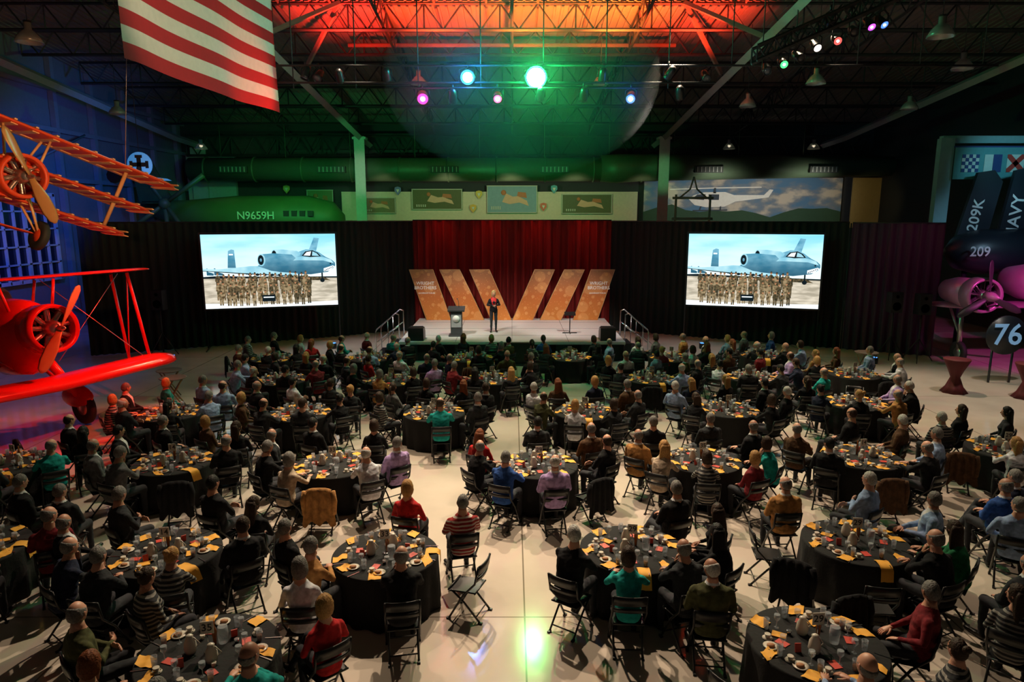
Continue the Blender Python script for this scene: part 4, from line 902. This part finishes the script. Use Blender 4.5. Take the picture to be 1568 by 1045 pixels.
highbay(-17.6,40,9.5,True); highbay(12.6,41,9.6,True); highbay(17.5,41,9.6,True)
hz=bpy.data.materials.new('halo_haze'); hz.use_nodes=True; nt=hz.node_tree; nt.nodes.remove(nt.nodes['Principled BSDF'])
vs=nt.nodes.new('ShaderNodeVolumeScatter'); vs.inputs['Density'].default_value=.022; nt.links.new(vs.outputs[0],nt.nodes['Material Output'].inputs['Volume'])
m=MB(); m.ell((0,0,0),(4.4,2.3,3.1),0,32,20); m.obj('lamp_halo_haze',[hz],(.3,22.8,9.9))  # haze volume added only to give the stage lamps their halos

# ------------------------------------------------------------ lights
WARM=(1,.77,.54)
for x,y,tx,ty_,p,sz in((-1.5,16.5,-1.0,8.8,5200,62),(3.5,17.5,4,10,4300,60),(-5,17.5,-5.5,12,2700,60),(0,19.6,0,14.5,4600,60),(7.5,20,9,15,3300,62),(-5,22.8,-5,19,1900,60),(5.2,23.2,5,19.5,3200,60),(10.5,24,12,20,2900,60),(-9,21,-10,16,600,60),(11,13,11,9,900,60)):
    light('ceiling_spot','SPOT',(x,y,11.6),(tx,ty_,0),WARM,p,sz,.7,.10)
for x in(-4.6,0,4.6): light('stage_wash','SPOT',(x,25.4 if x==0 else 21.5,9.6),(x*.6,29.6,1.0),(1,.90,.78),1700 if x==0 else 3600,50 if x==0 else 32,.6,.1)
for x in(-3.4,-1.1,1.2,3.5): light('red_wash','SPOT',(x,31.7,6.6),(x,33,4.6),(1,.02,.008),70,50,.9,.12)
light('floor_cool','SPOT',(-7,25.5,9),(-6.3,27.8,0),(.85,.88,1),1500,46,.8,.2); light('floor_cool2','SPOT',(7,26,9),(7,27.5,0),(.85,.88,1),900,50,.8,.2)
light('red_spot','SPOT',(-6.3,15.0,5.4),(-11.8,16.8,1.6),(1,.03,.015),1400,60,.6,.12); light('red_floor','SPOT',(-9,19,5),(-12.5,15.8,0),(1,.02,.01),900,70,.6,.15); light('red_spot2','SPOT',(-8.0,22,8.5),(-11.0,18,2.6),(1,.14,.08),900,45,.6,.15)
light('orange_spot','SPOT',(-5.5,11,6.5),(-10.4,16.0,6.5),(1,.46,.2),1300,48,.6,.1)
light('blue_wall','SPOT',(-16,23,8),(-22,30,4.8),(.04,.14,1),2400,75,.8,.3); light('blue_wall2','SPOT',(-14,32,9),(-22,36,8),(.04,.2,1),600,90,.8,.3)
light('blue_floor','SPOT',(-14,24,6),(-16,22,0),(.04,.12,1),200,80,.8,.3)
light('magenta_spot','SPOT',(16,19,6.5),(19.0,25.0,2.2),(1,.12,.6),2400,42,.7,.2); light('magenta_drape','SPOT',(16,24.5,6.5),(15.9,27.6,4),(1,.05,.5),40,50,.8,.2)
light('cyan_banner','SPOT',(20,25,8.5),(20.9,29.7,7.4),(.3,.85,1),300,60,.8,.2); light('blue_right','SPOT',(19,23,7.0),(19.7,28,5),(.45,.75,1),450,50,.8,.2)
light('warm_highlight_floor','SPOT',(15,19,10),(15.5,21,0),(1,.88,.78),1500,50,.7,.2)
light('flag_spot','SPOT',(-2.5,12,10.0),(-8.2,19,10.8),(1,.72,.5),1200,50,.7,.1); light('flag_red','SPOT',(-5.5,22.5,8.6),(-8,21.5,9.6),(1,.06,.04),260,70,.7,.1)
light('green_glow','POINT',(.77,22.6,9.95),None,(.02,1,.18),950,radius=.12); light('blue_glow','POINT',(-1.42,22.6,9.95),None,(.03,.3,1),280,radius=.1)
light('magenta_glow','POINT',(-2.86,22.5,9.3),None,(1,.03,.4),25,radius=.08); light('blue_glow2','POINT',(3.8,22.5,9.3),None,(.06,.15,1),30,radius=.08)
light('green_duct','SPOT',(2,34,7.4),(1,43.5,8.6),(.06,1,.25),1200,100,.9,.3); light('green_duct2','SPOT',(-8,34,7.4),(-10,43.5,8.4),(.06,1,.25),700,90,.9,.3); light('green_left','SPOT',(-12,32,8.5),(-14,40,5.8),(.1,1,.25),1200,75,.9,.3)
light('column_light','SPOT',(-7,34,8),(-9.05,42,8),(.9,1,.85),500,22,.9,.2); light('column_light','SPOT',(8,35,8),(9.05,42,8),(.2,1,.35),400,22,.9,.2)
for x,p in((-8,60),(-4,130),(0,160),(4,130),(8,60)): light('wall_fill','SPOT',(x,42.2,7.3),(x,46.7,6.3),(1,.80,.56),p,120,.9,.2)  # fill lamps added to brighten the cream wall
light('mural_light','SPOT',(12.5,41,7.1),(13,46.6,6.5),(1,.95,.85),420,110,.9,.3); light('mural_light','SPOT',(18.5,41,7.1),(18,46.6,6.5),(1,.95,.85),420,110,.9,.3); light('gold_light','SPOT',(21,40,7),(22.9,45,6.3),(1,.75,.3),110,60,.8,.3)
for x,c,p in((-6.5,(1,.03,.015),4200),(-3,(1,.06,.012),4600),(.5,(1,.14,.015),4600),(4,(1,.17,.02),4600),(7.2,(1,.05,.015),4000)):
    light('roof_uplight','SPOT',(x,27.5,10.9),(x,28.8,14),c,p,100,.8,.15)
light('cool_roof_fill','SPOT',(-4,16,7.5),(-7,34,11),(.3,.6,.5),280,90,.9,.3); light('cool_roof_fill2','SPOT',(4,16,7.5),(9,34,11),(.35,.6,.5),280,90,.9,.3)  # fill lamps added to lift the dark roof steel
